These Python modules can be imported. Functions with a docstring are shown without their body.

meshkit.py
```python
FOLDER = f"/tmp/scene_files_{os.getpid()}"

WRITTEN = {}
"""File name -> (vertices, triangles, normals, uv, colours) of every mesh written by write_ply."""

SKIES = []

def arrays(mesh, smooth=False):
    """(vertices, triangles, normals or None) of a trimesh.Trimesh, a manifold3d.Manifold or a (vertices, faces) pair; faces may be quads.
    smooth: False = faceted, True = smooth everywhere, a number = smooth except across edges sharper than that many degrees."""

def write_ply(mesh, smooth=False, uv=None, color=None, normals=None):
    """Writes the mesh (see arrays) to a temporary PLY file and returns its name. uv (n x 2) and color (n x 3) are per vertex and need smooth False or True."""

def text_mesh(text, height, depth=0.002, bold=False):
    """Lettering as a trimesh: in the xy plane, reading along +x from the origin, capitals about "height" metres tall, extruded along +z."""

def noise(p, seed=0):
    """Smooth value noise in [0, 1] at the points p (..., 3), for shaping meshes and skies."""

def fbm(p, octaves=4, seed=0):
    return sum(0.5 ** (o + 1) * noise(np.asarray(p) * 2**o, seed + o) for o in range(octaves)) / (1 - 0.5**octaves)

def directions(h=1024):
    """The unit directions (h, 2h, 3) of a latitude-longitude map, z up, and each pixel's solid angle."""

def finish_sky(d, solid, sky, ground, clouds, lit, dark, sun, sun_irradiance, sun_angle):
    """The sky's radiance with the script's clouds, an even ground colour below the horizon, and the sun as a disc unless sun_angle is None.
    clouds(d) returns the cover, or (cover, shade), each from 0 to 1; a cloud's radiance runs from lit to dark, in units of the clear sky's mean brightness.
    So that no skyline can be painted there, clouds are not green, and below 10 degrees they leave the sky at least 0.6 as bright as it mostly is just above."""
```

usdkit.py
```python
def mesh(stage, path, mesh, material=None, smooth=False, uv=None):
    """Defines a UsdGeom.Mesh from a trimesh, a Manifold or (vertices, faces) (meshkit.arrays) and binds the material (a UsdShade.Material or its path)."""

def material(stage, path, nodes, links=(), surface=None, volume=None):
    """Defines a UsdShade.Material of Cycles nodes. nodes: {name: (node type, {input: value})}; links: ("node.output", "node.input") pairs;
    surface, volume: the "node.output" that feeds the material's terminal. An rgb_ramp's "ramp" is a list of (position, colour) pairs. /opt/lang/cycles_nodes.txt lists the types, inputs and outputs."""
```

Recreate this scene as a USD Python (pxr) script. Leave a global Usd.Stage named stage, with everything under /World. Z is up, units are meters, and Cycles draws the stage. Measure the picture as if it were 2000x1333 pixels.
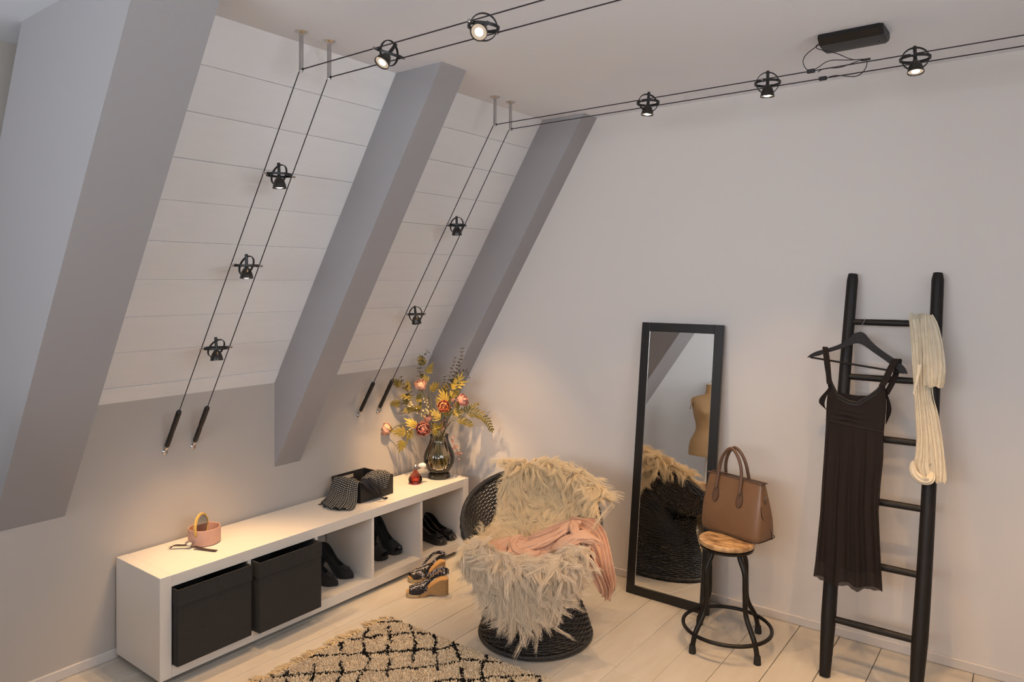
import math, random
import numpy as np, trimesh, manifold3d as mf
from shapely.geometry import Polygon
import usdkit, meshkit
from pxr import Usd, UsdGeom, UsdLux, UsdShade, Gf, Sdf

stage = Usd.Stage.CreateInMemory()
UsdGeom.SetStageUpAxis(stage, 'Z'); UsdGeom.SetStageMetersPerUnit(stage, 1.0)
UsdGeom.Xform.Define(stage, '/World'); UsdGeom.Scope.Define(stage, '/World/Looks')
PI = math.pi
rng = np.random.default_rng(7); random.seed(7)

# ------------------------------------------------------------------ camera, daylight, exposure
YAW = 0.64523
cam = UsdGeom.Camera.Define(stage, '/World/camera')
cs, sn = math.cos(YAW), math.sin(YAW)
cam.AddTransformOp().Set(Gf.Matrix4d(cs, sn, 0, 0, 0, 0, 1, 0, sn, -cs, 0, 0, 3.1553, -3.4465, 1.57512, 1))
cam.CreateHorizontalApertureAttr(36.0); cam.CreateVerticalApertureAttr(36.0 * 1333 / 2000)
cam.CreateFocalLengthAttr(36.0 * 1404.03 / 2000)
cam.CreateVerticalApertureOffsetAttr(-112.3 * 36 / 2000)
cam.CreateClippingRangeAttr(Gf.Vec2f(0.05, 100.0)); cam.CreateFStopAttr(0.0)
EXPOSURE = 0.0
cam.CreateExposureAttr(EXPOSURE)

def rect_light(name, at, rot, w, h, color, power):
    l = UsdLux.RectLight.Define(stage, '/World/' + name)
    l.AddTranslateOp().Set(Gf.Vec3d(*at)); l.AddRotateXYZOp().Set(Gf.Vec3f(*rot))
    l.CreateWidthAttr(w); l.CreateHeightAttr(h); l.CreateColorAttr(Gf.Vec3f(*color)); l.CreateIntensityAttr(power)
    return l
DAY = (0.91, 0.925, 0.985)
# daylight entering by the two windows behind the camera
rect_light('daylight_rear', (2.15, -5.74, 1.83), (90, 0, 0), 3.5, 1.05, DAY, DAY_REAR := 12.5)
rect_light('daylight_side', (4.44, -2.6, 2.0), (0, 90, 0), 0.7, 2.6, DAY, DAY_SIDE := 11.0)
LAMP_COLOR = (1.0, 0.61, 0.285)
LAMP_POWER = 7000.0

# ------------------------------------------------------------------ helpers
used = {}
def numbered(parent, name):
    k = (parent, name); n = used.get(k, -1) + 1; used[k] = n
    return name if n == 0 else f'{name}_{n:03d}'
base_of = {}
def tag(p, label=None, cat=None, group=None, kind=None):
    p = p.GetPrim() if hasattr(p, 'GetPrim') else p
    for k, v in (('label', label), ('category', cat), ('group', group), ('kind', kind)):
        if v: p.SetCustomDataByKey(k, v)
    return p
def thing(name, label, cat, at=(0, 0, 0), group=None, kind=None):
    path = '/World/' + numbered('/World', name)
    x = UsdGeom.Xform.Define(stage, path); x.AddTranslateOp().Set(Gf.Vec3d(*map(float, at)))
    base_of[path] = np.array(at, float)
    tag(x, label, cat, group, kind)
    return path
def tm(m):
    if isinstance(m, trimesh.Trimesh): return m
    if hasattr(m, 'to_mesh'):
        q = m.to_mesh(); return trimesh.Trimesh(q.vert_properties[:, :3], q.tri_verts, process=False)
    if isinstance(m, (list,)): return trimesh.util.concatenate([tm(x) for x in m])
    v, f = np.asarray(m[0], float), np.asarray(m[1], int)
    if f.shape[1] == 4: f = np.vstack([f[:, [0, 1, 2]], f[:, [0, 2, 3]]])
    return trimesh.Trimesh(v, f, process=False)
def part(parent, name, mesh, mat, smooth=35, label=None, kind=None):
    """A mesh given in world coordinates, as a child of a thing (or of a part)."""
    path = parent + '/' + numbered(parent, name)
    b = base_of[parent]; base_of[path] = b
    m = tm(mesh).copy(); m.apply_translation(-b)
    p = usdkit.mesh(stage, path, m, '/World/Looks/' + mat, smooth=smooth)
    tag(p, label=label, kind=kind)
    return path
def single(name, label, cat, mesh, mat, smooth=35, group=None, kind=None):
    path = '/World/' + numbered('/World', name)
    m = tm(mesh); base_of[path] = np.zeros(3)
    tag(usdkit.mesh(stage, path, m, '/World/Looks/' + mat, smooth=smooth), label, cat, group, kind)
    return path
def curves(parent, name, pts_list, width, mat, label=None, kind=None):
    path = parent + '/' + numbered(parent, name)
    c = UsdGeom.BasisCurves.Define(stage, path); b = base_of[parent]
    c.CreateTypeAttr('linear'); c.CreateCurveVertexCountsAttr([len(p) for p in pts_list])
    P = np.concatenate(pts_list) - b
    c.CreatePointsAttr().Set([Gf.Vec3f(*map(float, p)) for p in P]) if len(P) < 100 else c.CreatePointsAttr().Set(__import__('pxr').Vt.Vec3fArray.FromNumpy(P.astype(np.float32)))
    if np.ndim(width) == 0:
        c.CreateWidthsAttr([float(width)]); c.SetWidthsInterpolation('constant')
    else:
        c.CreateWidthsAttr(__import__('pxr').Vt.FloatArray.FromNumpy(np.asarray(width, np.float32))); c.SetWidthsInterpolation('vertex')
    UsdShade.MaterialBindingAPI.Apply(c.GetPrim()).Bind(UsdShade.Material.Get(stage, '/World/Looks/' + mat))
    tag(c, label=label, kind=kind)
    return path
def copy_of(path, name, label, cat, at, group=None):
    p = '/World/' + numbered('/World', name)
    x = UsdGeom.Xform.Define(stage, p)
    x.GetPrim().GetReferences().AddInternalReference(path)
    x.ClearXformOpOrder(); x.AddTranslateOp().Set(Gf.Vec3d(*map(float, at)))
    x.GetPrim().SetInstanceable(True)
    tag(x, label, cat, group)
    return p

# ---- shapes
def box(lo, hi, r=0.0):
    lo, hi = np.array(lo, float), np.array(hi, float)
    if r <= 0:
        return trimesh.creation.box(extents=hi - lo, transform=trimesh.transformations.translation_matrix((lo + hi) / 2))
    pts = []
    for sx in (0, 1):
        for sy in (0, 1):
            for sz in (0, 1):
                c = np.where([sx, sy, sz], hi, lo); s = np.where([sx, sy, sz], -1, 1)
                for k in range(3):
                    q = c + s * r; q[k] = c[k]; pts.append(q)
    return tm(mf.Manifold.hull_points(np.array(pts)))
def hull(pts): return tm(mf.Manifold.hull_points(np.asarray(pts, float)))
def frame_at(t):
    t = np.asarray(t, float); t = t / (np.linalg.norm(t) + 1e-12)
    a = np.cross(t, [0, 0, 1.0] if abs(t[2]) < 0.9 else [1.0, 0, 0]); a /= np.linalg.norm(a)
    return a, np.cross(t, a)
def tube(path, r, sides=8, closed=False, caps=True):
    p = np.asarray(path, float); n = len(p); r = np.broadcast_to(r, (n,))
    if closed: t = np.roll(p, -1, 0) - np.roll(p, 1, 0)
    else: t = np.gradient(p, axis=0)
    t /= np.linalg.norm(t, axis=1, keepdims=True) + 1e-12
    a0, _ = frame_at(t[0]); A = []
    for k in range(n):
        a0 = a0 - t[k] * (a0 @ t[k]); a0 /= np.linalg.norm(a0) + 1e-12; A.append(a0)
    A = np.array(A); B = np.cross(t, A); th = np.arange(sides) * 2 * PI / sides
    v = p[:, None] + r[:, None, None] * (np.cos(th)[None, :, None] * A[:, None] + np.sin(th)[None, :, None] * B[:, None])
    m = n if closed else n - 1
    i, j = np.meshgrid(np.arange(m), np.arange(sides), indexing='ij'); i2 = (i + 1) % n; j2 = (j + 1) % sides
    q = np.stack([i * sides + j, i2 * sides + j, i2 * sides + j2, i * sides + j2], -1).reshape(-1, 4)
    f = np.vstack([q[:, [0, 2, 1]], q[:, [0, 3, 2]]]); V = v.reshape(-1, 3)
    if caps and not closed:
        V = np.vstack([V, p[0], p[-1]]); c0, c1 = n * sides, n * sides + 1; jj = np.arange(sides); k2 = (jj + 1) % sides
        f = np.vstack([f, np.stack([np.full(sides, c0), jj, k2], 1), np.stack([np.full(sides, c1), (n - 1) * sides + k2, (n - 1) * sides + jj], 1)])
    m = trimesh.Trimesh(V, f, process=False)
    return m
def lathe(profile, at=(0, 0, 0), axis=(0, 0, 1), segs=32):
    """profile: (radius, height) from bottom to top; closes where the radius is 0."""
    pr = np.asarray(profile, float); ax = np.asarray(axis, float); ax /= np.linalg.norm(ax)
    a, b = frame_at(ax); th = np.arange(segs) * 2 * PI / segs
    d = np.cos(th)[:, None] * a + np.sin(th)[:, None] * b
    v = (np.asarray(at, float) + pr[:, None, :1] * d[None] + pr[:, None, 1:] * ax).reshape(-1, 3); n = len(pr)
    i, j = np.meshgrid(np.arange(n - 1), np.arange(segs), indexing='ij'); j2 = (j + 1) % segs
    q = np.stack([i * segs + j, i * segs + j2, (i + 1) * segs + j2, (i + 1) * segs + j], -1).reshape(-1, 4)
    m = trimesh.Trimesh(v, np.vstack([q[:, [0, 1, 2]], q[:, [0, 2, 3]]]), process=False)
    m.merge_vertices(); m.update_faces(m.nondegenerate_faces())
    return m
def grid(V):
    """(n, m, 3) points as a sheet."""
    V = np.asarray(V, float); n, m = V.shape[:2]
    i, j = np.meshgrid(np.arange(n - 1), np.arange(m - 1), indexing='ij')
    q = np.stack([i * m + j, (i + 1) * m + j, (i + 1) * m + j + 1, i * m + j + 1], -1).reshape(-1, 4)
    return trimesh.Trimesh(V.reshape(-1, 3), np.vstack([q[:, [0, 1, 2]], q[:, [0, 2, 3]]]), process=False)
def sheet(V, th):
    """A sheet with a thickness."""
    V = np.asarray(V, float); n, m = V.shape[:2]
    g = grid(V); nr = np.array(g.vertex_normals); up = np.array(V.reshape(-1, 3)) + nr * th / 2; dn = np.array(V.reshape(-1, 3)) - nr * th / 2
    f = np.array(g.faces); N = n * m; ids = np.arange(N).reshape(n, m)
    loop = np.concatenate([ids[0, :-1], ids[:-1, -1], ids[-1, :0:-1], ids[:0:-1, 0]]); nx = np.roll(loop, -1)
    side = np.vstack([np.stack([loop, loop + N, nx + N], 1), np.stack([loop, nx + N, nx], 1)])
    mm = trimesh.Trimesh(np.vstack([up, dn]), np.vstack([f, f[:, ::-1] + N, side]), process=False)
    return mm
def loft(secs, closed=True, caps=True):
    """sections: (n, m, 3) rings."""
    S = np.asarray(secs, float); n, m = S.shape[:2]; mm = m if closed else m - 1
    i, j = np.meshgrid(np.arange(n - 1), np.arange(mm), indexing='ij'); j2 = (j + 1) % m
    q = np.stack([i * m + j, i * m + j2, (i + 1) * m + j2, (i + 1) * m + j], -1).reshape(-1, 4)
    f = np.vstack([q[:, [0, 1, 2]], q[:, [0, 2, 3]]]); V = S.reshape(-1, 3)
    if caps:
        V = np.vstack([V, S[0].mean(0), S[-1].mean(0)]); jj = np.arange(mm); k2 = (jj + 1) % m
        f = np.vstack([f, np.stack([np.full(mm, n * m), k2, jj], 1), np.stack([np.full(mm, n * m + 1), (n - 1) * m + jj, (n - 1) * m + k2], 1)])
    t = trimesh.Trimesh(V, f, process=False)
    if caps and t.volume < 0: t.invert()
    return t
def prism(poly, axis, lo, hi):
    """polygon in the plane across axis 0/1/2 (the two other axes in order), from lo to hi along it."""
    m = trimesh.creation.extrude_polygon(Polygon(poly), hi - lo, engine='earcut')
    v = np.array(m.vertices); o = np.zeros_like(v); ks = [k for k in range(3) if k != axis]
    o[:, ks[0]], o[:, ks[1]], o[:, axis] = v[:, 0], v[:, 1], v[:, 2] + lo
    t = trimesh.Trimesh(o, m.faces, process=False)
    if t.volume < 0: t.invert()
    return t
def spline(pts, n, closed=False):
    from scipy.interpolate import CubicSpline
    p = np.asarray(pts, float)
    if closed: p = np.vstack([p, p[:1]])
    d = np.r_[0, np.cumsum(np.linalg.norm(np.diff(p, axis=0), axis=1) + 1e-9)]
    c = CubicSpline(d, p, bc_type='periodic' if closed else 'not-a-knot' if len(p) > 3 else 'natural')
    return c(np.linspace(0, d[-1], n, endpoint=not closed))
def resample(pts, n):
    p = np.asarray(pts, float); d = np.r_[0, np.cumsum(np.linalg.norm(np.diff(p, axis=0), axis=1))]
    x = np.linspace(0, d[-1], n); return np.stack([np.interp(x, d, p[:, k]) for k in range(p.shape[1])], 1)
def unit(v): v = np.asarray(v, float); return v / (np.linalg.norm(v) + 1e-12)
def ball(c, r, sub=2, scale=(1, 1, 1)):
    m = trimesh.creation.icosphere(sub, 1.0); v = np.array(m.vertices) * (np.array(scale) * r) + np.array(c); return trimesh.Trimesh(v, m.faces, process=False)

# ------------------------------------------------------------------ looks
def look(name, color, rough=0.6, vary=0.0, scale=8.0, rand=0.0, bump=0.0, bscale=60.0, stretch=None, metal=0.0, coat=0.0, sheen=0.0, spec=0.5, extra=None, color2=None, trans=0.0):
    n = {'p': ('principled_bsdf', {'base_color': color, 'roughness': rough, 'metallic': metal, 'coat_weight': coat, 'sheen_weight': sheen, 'specular_ior_level': spec, **(extra or {})})}
    L = []; out = 'p.BSDF'
    if vary or bump or color2:
        n['tc'] = ('texture_coordinate', {}); n['mp'] = ('mapping', {'scale': stretch or (1, 1, 1)}); L += [('tc.object', 'mp.vector')]
    src = None
    if vary or color2:
        n['n'] = ('noise_texture', {'scale': scale, 'detail': 5.0, 'roughness': 0.6}); L += [('mp.vector', 'n.vector')]
        c2 = color2 or tuple(max(0, c * (1 - vary)) for c in color)
        n['r'] = ('rgb_ramp', {'ramp': [(0.32, c2), (0.62, color)]}); L += [('n.fac', 'r.fac')]; src = 'r.color'
    if rand:
        n['oi'] = ('object_info', {}); n['h'] = ('hsv', {'color': color}); n['mr'] = ('map_range', {'from_min': 0, 'from_max': 1, 'to_min': 1 - rand, 'to_max': 1 + rand * 0.4})
        L += [('oi.random', 'mr.value'), ('mr.result', 'h.value')]
        if src: L += [(src, 'h.color')]
        src = 'h.color'
    if src: L += [(src, 'p.base_color')]
    if bump:
        n['bn'] = ('noise_texture', {'scale': bscale, 'detail': 4.0}); n['b'] = ('bump', {'strength': bump, 'distance': 0.003})
        L += [('mp.vector', 'bn.vector'), ('bn.fac', 'b.height'), ('b.normal', 'p.normal')]
    if trans:
        n['t'] = ('translucent_bsdf', {'color': color}); n['m'] = ('mix_closure', {'fac': trans})
        if src: L += [(src, 't.color')]
        L += [('p.BSDF', 'm.closure1'), ('t.BSDF', 'm.closure2')]; out = 'm.closure'
    usdkit.material(stage, '/World/Looks/' + name, n, L, surface=out)
# ------------------------------------------------------------------ looks of the room
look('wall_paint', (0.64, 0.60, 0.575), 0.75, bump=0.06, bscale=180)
look('wall_paint_shaded', (0.46, 0.42, 0.385), 0.75, bump=0.06, bscale=180)  # same paint made darker: the left wall's shade is put into the colour
look('ceiling_paint', (0.80, 0.84, 0.91), 0.8, bump=0.05, bscale=180)
look('beam_paint', (0.315, 0.305, 0.315), 0.6, bump=0.05, bscale=120)
look('board_paint', (0.755, 0.755, 0.765), 0.55, vary=0.025, scale=5, rand=0.03, stretch=(6, 1, 6), bump=0.12, bscale=26)
look('floor_paint', (0.56, 0.515, 0.45), 0.45, scale=4, rand=0.05, stretch=(4, 0.8, 1), bump=0.15, bscale=26, color2=(0.51, 0.455, 0.385))
look('seam_dark', (0.055, 0.04, 0.03), 0.9)
look('trim_paint', (0.60, 0.555, 0.525), 0.5)
look('window_frame_paint', (0.8, 0.8, 0.79), 0.45)
usdkit.material(stage, '/World/Looks/pane_glass', {'f': ('fresnel', {'IOR': 1.45}), 't': ('transparent_bsdf', {'color': (0.95, 0.97, 0.97)}), 'g': ('glossy_bsdf', {'roughness': 0.0, 'color': (1, 1, 1)}), 'm': ('mix_closure', {})},
                [('f.fac', 'm.fac'), ('t.BSDF', 'm.closure1'), ('g.BSDF', 'm.closure2')], surface='m.closure')

# ------------------------------------------------------------------ the room
H, X1, Z2 = 2.489, 0.8791, 1.0751            # ceiling height; the roof slope runs from (0, Z2) to (X1, H)
XR, YF = 4.3, -5.6                            # right wall, wall behind the camera
SDIR = np.array([X1, 0, H - Z2]); SLEN = float(np.linalg.norm(SDIR)); SDIR /= SLEN
SNRM = np.array([SDIR[2], 0, -SDIR[0]])       # out of the slope into the room
def on_slope(s, off, y): return np.array([0, y, Z2]) + SDIR * s + SNRM * off
single('wall_back', None, None, box((-0.3, 0.0, -0.1), (XR + 0.15, 0.12, H + 0.15)), 'wall_paint', kind='structure')
single('wall_left', None, None, [box((-0.12, -2.24, -0.1), (0, 0.0, Z2)), box((-0.12, YF - 0.15, -0.1), (0, -2.24, H + 0.1))], 'wall_paint_shaded', kind='structure')
def holed(wx, wlo, whi, axis, pos, t, a0, a1):
    """A wall plane with one window opening: boxes around it."""
    out = []
    for (p, q) in (((a0, -0.1), (wlo[0], H + 0.1)), ((whi[0], -0.1), (a1, H + 0.1)), ((wlo[0], -0.1), (whi[0], wlo[1])), ((wlo[0], whi[1]), (whi[0], H + 0.1))):
        lo, hi = [0, 0, 0], [0, 0, 0]; lo[axis], hi[axis] = pos, pos + t; o = 1 - axis
        lo[o], hi[o], lo[2], hi[2] = p[0], q[0], p[1], q[1]; out.append(box(lo, hi))
    return out
single('wall_front', None, None, holed(0, (0.4, 1.3), (3.9, 2.36), 1, YF - 0.12, 0.12, -0.1, XR + 0.15), 'wall_paint', kind='structure')
single('wall_right', None, None, holed(0, (-3.9, 1.65), (-1.3, 2.35), 0, XR, 0.12, YF - 0.1, 0.1), 'wall_paint', kind='structure')
single('ceiling', None, None, box((-0.3, YF - 0.12, H), (XR + 0.12, 0.1, H + 0.12)), 'ceiling_paint', kind='structure')
# unseen low wall added behind the camera, keeps window light off the lower room
single('wall_balustrade', None, None, box((0.0, -4.40, 0.0), (XR, -4.30, 1.30)), 'wall_paint', kind='structure')
def window(name, axis, pos, a0, a1, z0, z1, n):
    w = thing(name, None, None, kind='structure')
    def bx(p, q, d0, d1, r=0.004):
        lo, hi = [0, 0, 0], [0, 0, 0]; o = 1 - axis
        lo[axis], hi[axis] = pos + d0, pos + d1; lo[o], hi[o], lo[2], hi[2] = p[0], q[0], p[1], q[1]; return box(lo, hi, r)
    f = 0.06
    part(w, 'frame', [bx((a0, z0), (a0 + f, z1), -.03, .03), bx((a1 - f, z0), (a1, z1), -.03, .03), bx((a0 + f, z0), (a1 - f, z0 + f), -.03, .03), bx((a0 + f, z1 - f), (a1 - f, z1), -.03, .03)], 'window_frame_paint')
    st = (a1 - a0) / n
    for k in range(1, n): part(w, 'mullion', bx((a0 + k * st - .02, z0 + f), (a0 + k * st + .02, z1 - f), -.02, .02), 'window_frame_paint')
    for k in range(n): part(w, 'pane', bx((a0 + k * st + (f if k == 0 else .02), z0 + f), (a0 + (k + 1) * st - (f if k == n - 1 else .02), z1 - f), -.003, .003, 0), 'pane_glass', smooth=False)
window('window_1', 1, YF - 0.06, 0.4, 3.9, 1.3, 2.36, 4)
window('window_2', 0, XR + 0.06, -3.9, -1.3, 1.65, 2.35, 2)
# floor of white-painted planks running along y
fl = thing('floor', None, None, kind='structure')
part(fl, 'subfloor', box((-0.1, YF - 0.1, -0.08), (XR + 0.1, 0.1, -0.014)), 'seam_dark', smooth=False)
PW = 0.1685; x0 = 2.225 - 14 * PW
g_f = np.random.default_rng(3)
for k in range(27):
    xa, xb = max(x0 + k * PW, 0.0), min(x0 + (k + 1) * PW, XR)
    if xb - xa < 0.01: continue
    y = 0.0; first = g_f.uniform(0.5, 2.2)
    gap = (0.0006, 0.0012, 0.0022)[int(g_f.integers(3))]
    if k in (13, 14, 15, 18): gap = 0.0022
    while y > YF:
        ln = first if y == 0.0 else g_f.uniform(1.4, 2.3)
        ye = max(y - ln, YF)
        if ye - YF < 0.4: ye = YF
        z = -0.0009 * g_f.random()
        part(fl, 'plank', box((xa + gap, ye + 0.0005, -0.014), (xb - gap * 0.4, y - 0.0005, z), 0.0012), 'floor_paint', smooth=False)
        y = ye
# the boarded roof slope, in two bays, and the beams
sl = thing('trim_1', None, None, kind='structure')
SEAMS = [0.0775, 0.2575, 0.4315, 0.607, 0.781, 0.9585, 1.132, 1.313, 1.488, SLEN + 0.05]
def slope_box(s0, s1, o0, o1, y0, y1, r=0.0007):
    v = []
    for s, ds in ((s0, 1), (s1, -1)):
        for o, do in ((o0, 1), (o1, -1)):
            for y, dy in ((y0, 1), (y1, -1)):
                for k in range(3):
                    e = [r, r, r]; e[k] = 0
                    v.append(on_slope(s + ds * e[0], o + do * e[1], y + dy * e[2]))
    return hull(v)
part(sl, 'backing', slope_box(-0.05, SLEN + 0.1, -0.09, -0.018, -2.3, 0.05), 'seam_dark', smooth=False)
BAYS = ((-2.2275, -1.2570), (-1.1035, -0.139))
for (ya, yb) in BAYS:
    part(sl, 'edge_board', slope_box(-0.006, SEAMS[0] - 0.0012, -0.03, 0.002, ya, yb), 'board_paint', smooth=False)
    for a, b in zip(SEAMS[:-1], SEAMS[1:]):
        g = 0.0012 * (0.6 + g_f.random())
        part(sl, 'board', slope_box(a + g * .5, b - g * .5, -0.02, -0.0014 * g_f.random(), ya, yb), 'board_paint', smooth=False)
BD = 0.2275
def beam(name, y0, y1, lo):
    s1 = SLEN + 0.25; s0 = -0.6
    a, b = on_slope(s0, BD, 0), on_slope(s1, BD, 0)
    # cut at the wall x = 0 and the ceiling z = H
    ta = (0 - a[0]) / (b[0] - a[0]); tb = (H - a[2]) / (b[2] - a[2])
    p, q = a + (b - a) * ta, a + (b - a) * tb
    poly = [(-0.02, p[2]), (0, p[2]), (q[0], H), (q[0], H + 0.02), (lo, H + 0.02), (lo, Z2)] if lo < 0 else None
    m = prism([(-0.03, p[2] - 0.02), (0.0, p[2]), (q[0], H), (q[0] - 0.02, H + 0.03), (0.3, H + 0.03), (-0.03, H - 0.6)], 1, y0, y1)
    single(name, None, None, m, 'beam_paint', smooth=False, kind='structure')
beam('trim_2', -2.473, -2.2265, -1)
beam('trim_3', -1.2575, -1.103, -1)
beam('trim_4', -0.1395, 0.02, -1)
def board(lo, hi): return box(lo, hi, 0.0025)
single('baseboard_back', None, None, board((0.0, -0.010, 0.0), (XR, 0.004, 0.040)), 'trim_paint', kind='structure')
single('baseboard_left', None, None, board((-0.004, YF, 0.0), (0.010, 0.0, 0.040)), 'trim_paint', kind='structure')
single('baseboard_right', None, None, board((XR - 0.010, YF, 0.0), (XR + 0.004, 0.0, 0.040)), 'trim_paint', kind='structure')
single('baseboard_front', None, None, board((0.0, YF - 0.004, 0.0), (XR, YF + 0.010, 0.040)), 'trim_paint', kind='structure')
# ------------------------------------------------------------------ low-voltage cable lighting
look('black_plastic', (0.012, 0.011, 0.011), 0.45, spec=0.4)
look('black_metal', (0.013, 0.012, 0.012), 0.35)
look('cable_black', (0.018, 0.014, 0.016), 0.6)
look('chrome', (0.56, 0.55, 0.55), 0.14, metal=1.0)
look('nickel', (0.62, 0.60, 0.57), 0.28, metal=1.0)
look('reflector_black', (0.02, 0.017, 0.014), 0.3)
usdkit.material(stage, '/World/Looks/lamp_glow', {'e': ('emission', {'color': (1.0, 0.90, 0.74), 'strength': 5.0})}, [], surface='e.emission')
usdkit.material(stage, '/World/Looks/lamp_lens', {'e': ('emission', {'color': (1.0, 0.78, 0.58), 'strength': 0.62})}, [], surface='e.emission')
ZC = 2.352                                   # height of the level cables
RUNS = [(-1.823, -1.697), (-0.690, -0.564)]  # y of the two cables of each pair
ANCH = [(-1.821, -1.690), (-0.706, -0.560)]
XP = 0.976
post0 = None
for r, (ya, yb) in enumerate(RUNS):
    for q, y in enumerate((ya, yb)):
        bay = ('left', 'right')[r]
        lab = [['chrome ceiling post nearest the big left beam, end of its flange round', 'chrome ceiling post on the left bay, the one closer to the middle beam'],
               ['chrome ceiling post just right of the middle beam top', 'chrome ceiling post nearest the back wall, rightmost of four']][r][q]
        if post0 is None:
            p = thing('ceiling_post', lab, 'cable post', (XP, y, H), 'chrome posts carrying the light cables')
            post0 = p
            part(p, 'flange', lathe([(0, 0), (0.024, 0), (0.0245, -0.002), (0.021, -0.004), (0.010, -0.009), (0.0085, -0.012), (0, -0.012)][::-1], (XP, y, H)), 'nickel')
            part(p, 'rod', lathe([(0, ZC - H - 0.008), (0.0075, ZC - H - 0.008), (0.0082, ZC - H - 0.006), (0.0082, -0.010), (0, -0.010)], (XP, y, H), segs=20), 'chrome')
            part(p, 'grommet', lathe([(0, -0.002), (0.0045, -0.002), (0.0045, 0.0105), (0.003, 0.0115), (0, 0.0115)], (XP, y, ZC), axis=(1, 0, 0), segs=14), 'black_plastic')
        else:
            copy_of(post0, 'ceiling_post', lab, 'cable post', (XP, y, H), 'chrome posts carrying the light cables')
        wa = np.array([0.0, ANCH[r][q], 0.826]); pt = np.array([XP - 0.008, y, ZC]); d = unit(pt - wa)
        clab = [['leftmost sloping black cable with its tensioner on the knee wall', 'black cable right beside the leftmost one, in the left bay'],
                ['black cable in the right bay, the left one of its pair', 'black cable in the right bay ending nearest the flowers']][r][q]
        c = thing('light_cable', clab, 'cable', wa, 'cables of the wire light system')
        endx = XR - 0.002
        wire = np.vstack([[wa + d * 0.235], resample([wa + d * 0.235, pt - d * 0.012], 12)[1:], [pt + [0.001, 0, -0.001]], [pt + [0.012, 0, 0]], resample([pt + [0.02, 0, 0], [endx, y, ZC]], 8)])
        part(c, 'wire', tube(wire, 0.0021, 6), 'cable_black')
        t0 = wa + d * 0.032
        th = part(c, 'tensioner', lathe([(0, 0), (0.0085, 0.001), (0.0105, 0.006), (0.0108, 0.07), (0.0098, 0.085), (0.0112, 0.112), (0.0115, 0.185), (0.0105, 0.196), (0.004, 0.203), (0, 0.203)], t0, d, 18), 'black_plastic')
        part(c, 'swivel', [lathe([(0, 0), (0.006, 0.0), (0.006, 0.016), (0.0085, 0.018), (0.0085, 0.026), (0.005, 0.032), (0, 0.033)], wa + d * 0.002, d, 14)], 'chrome')
        part(c, 'wall_plate', lathe([(0, 0), (0.013, 0), (0.013, 0.003), (0.010, 0.006), (0.005, 0.010), (0, 0.010)], wa, (1, 0, 0), 20), 'chrome')

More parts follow.
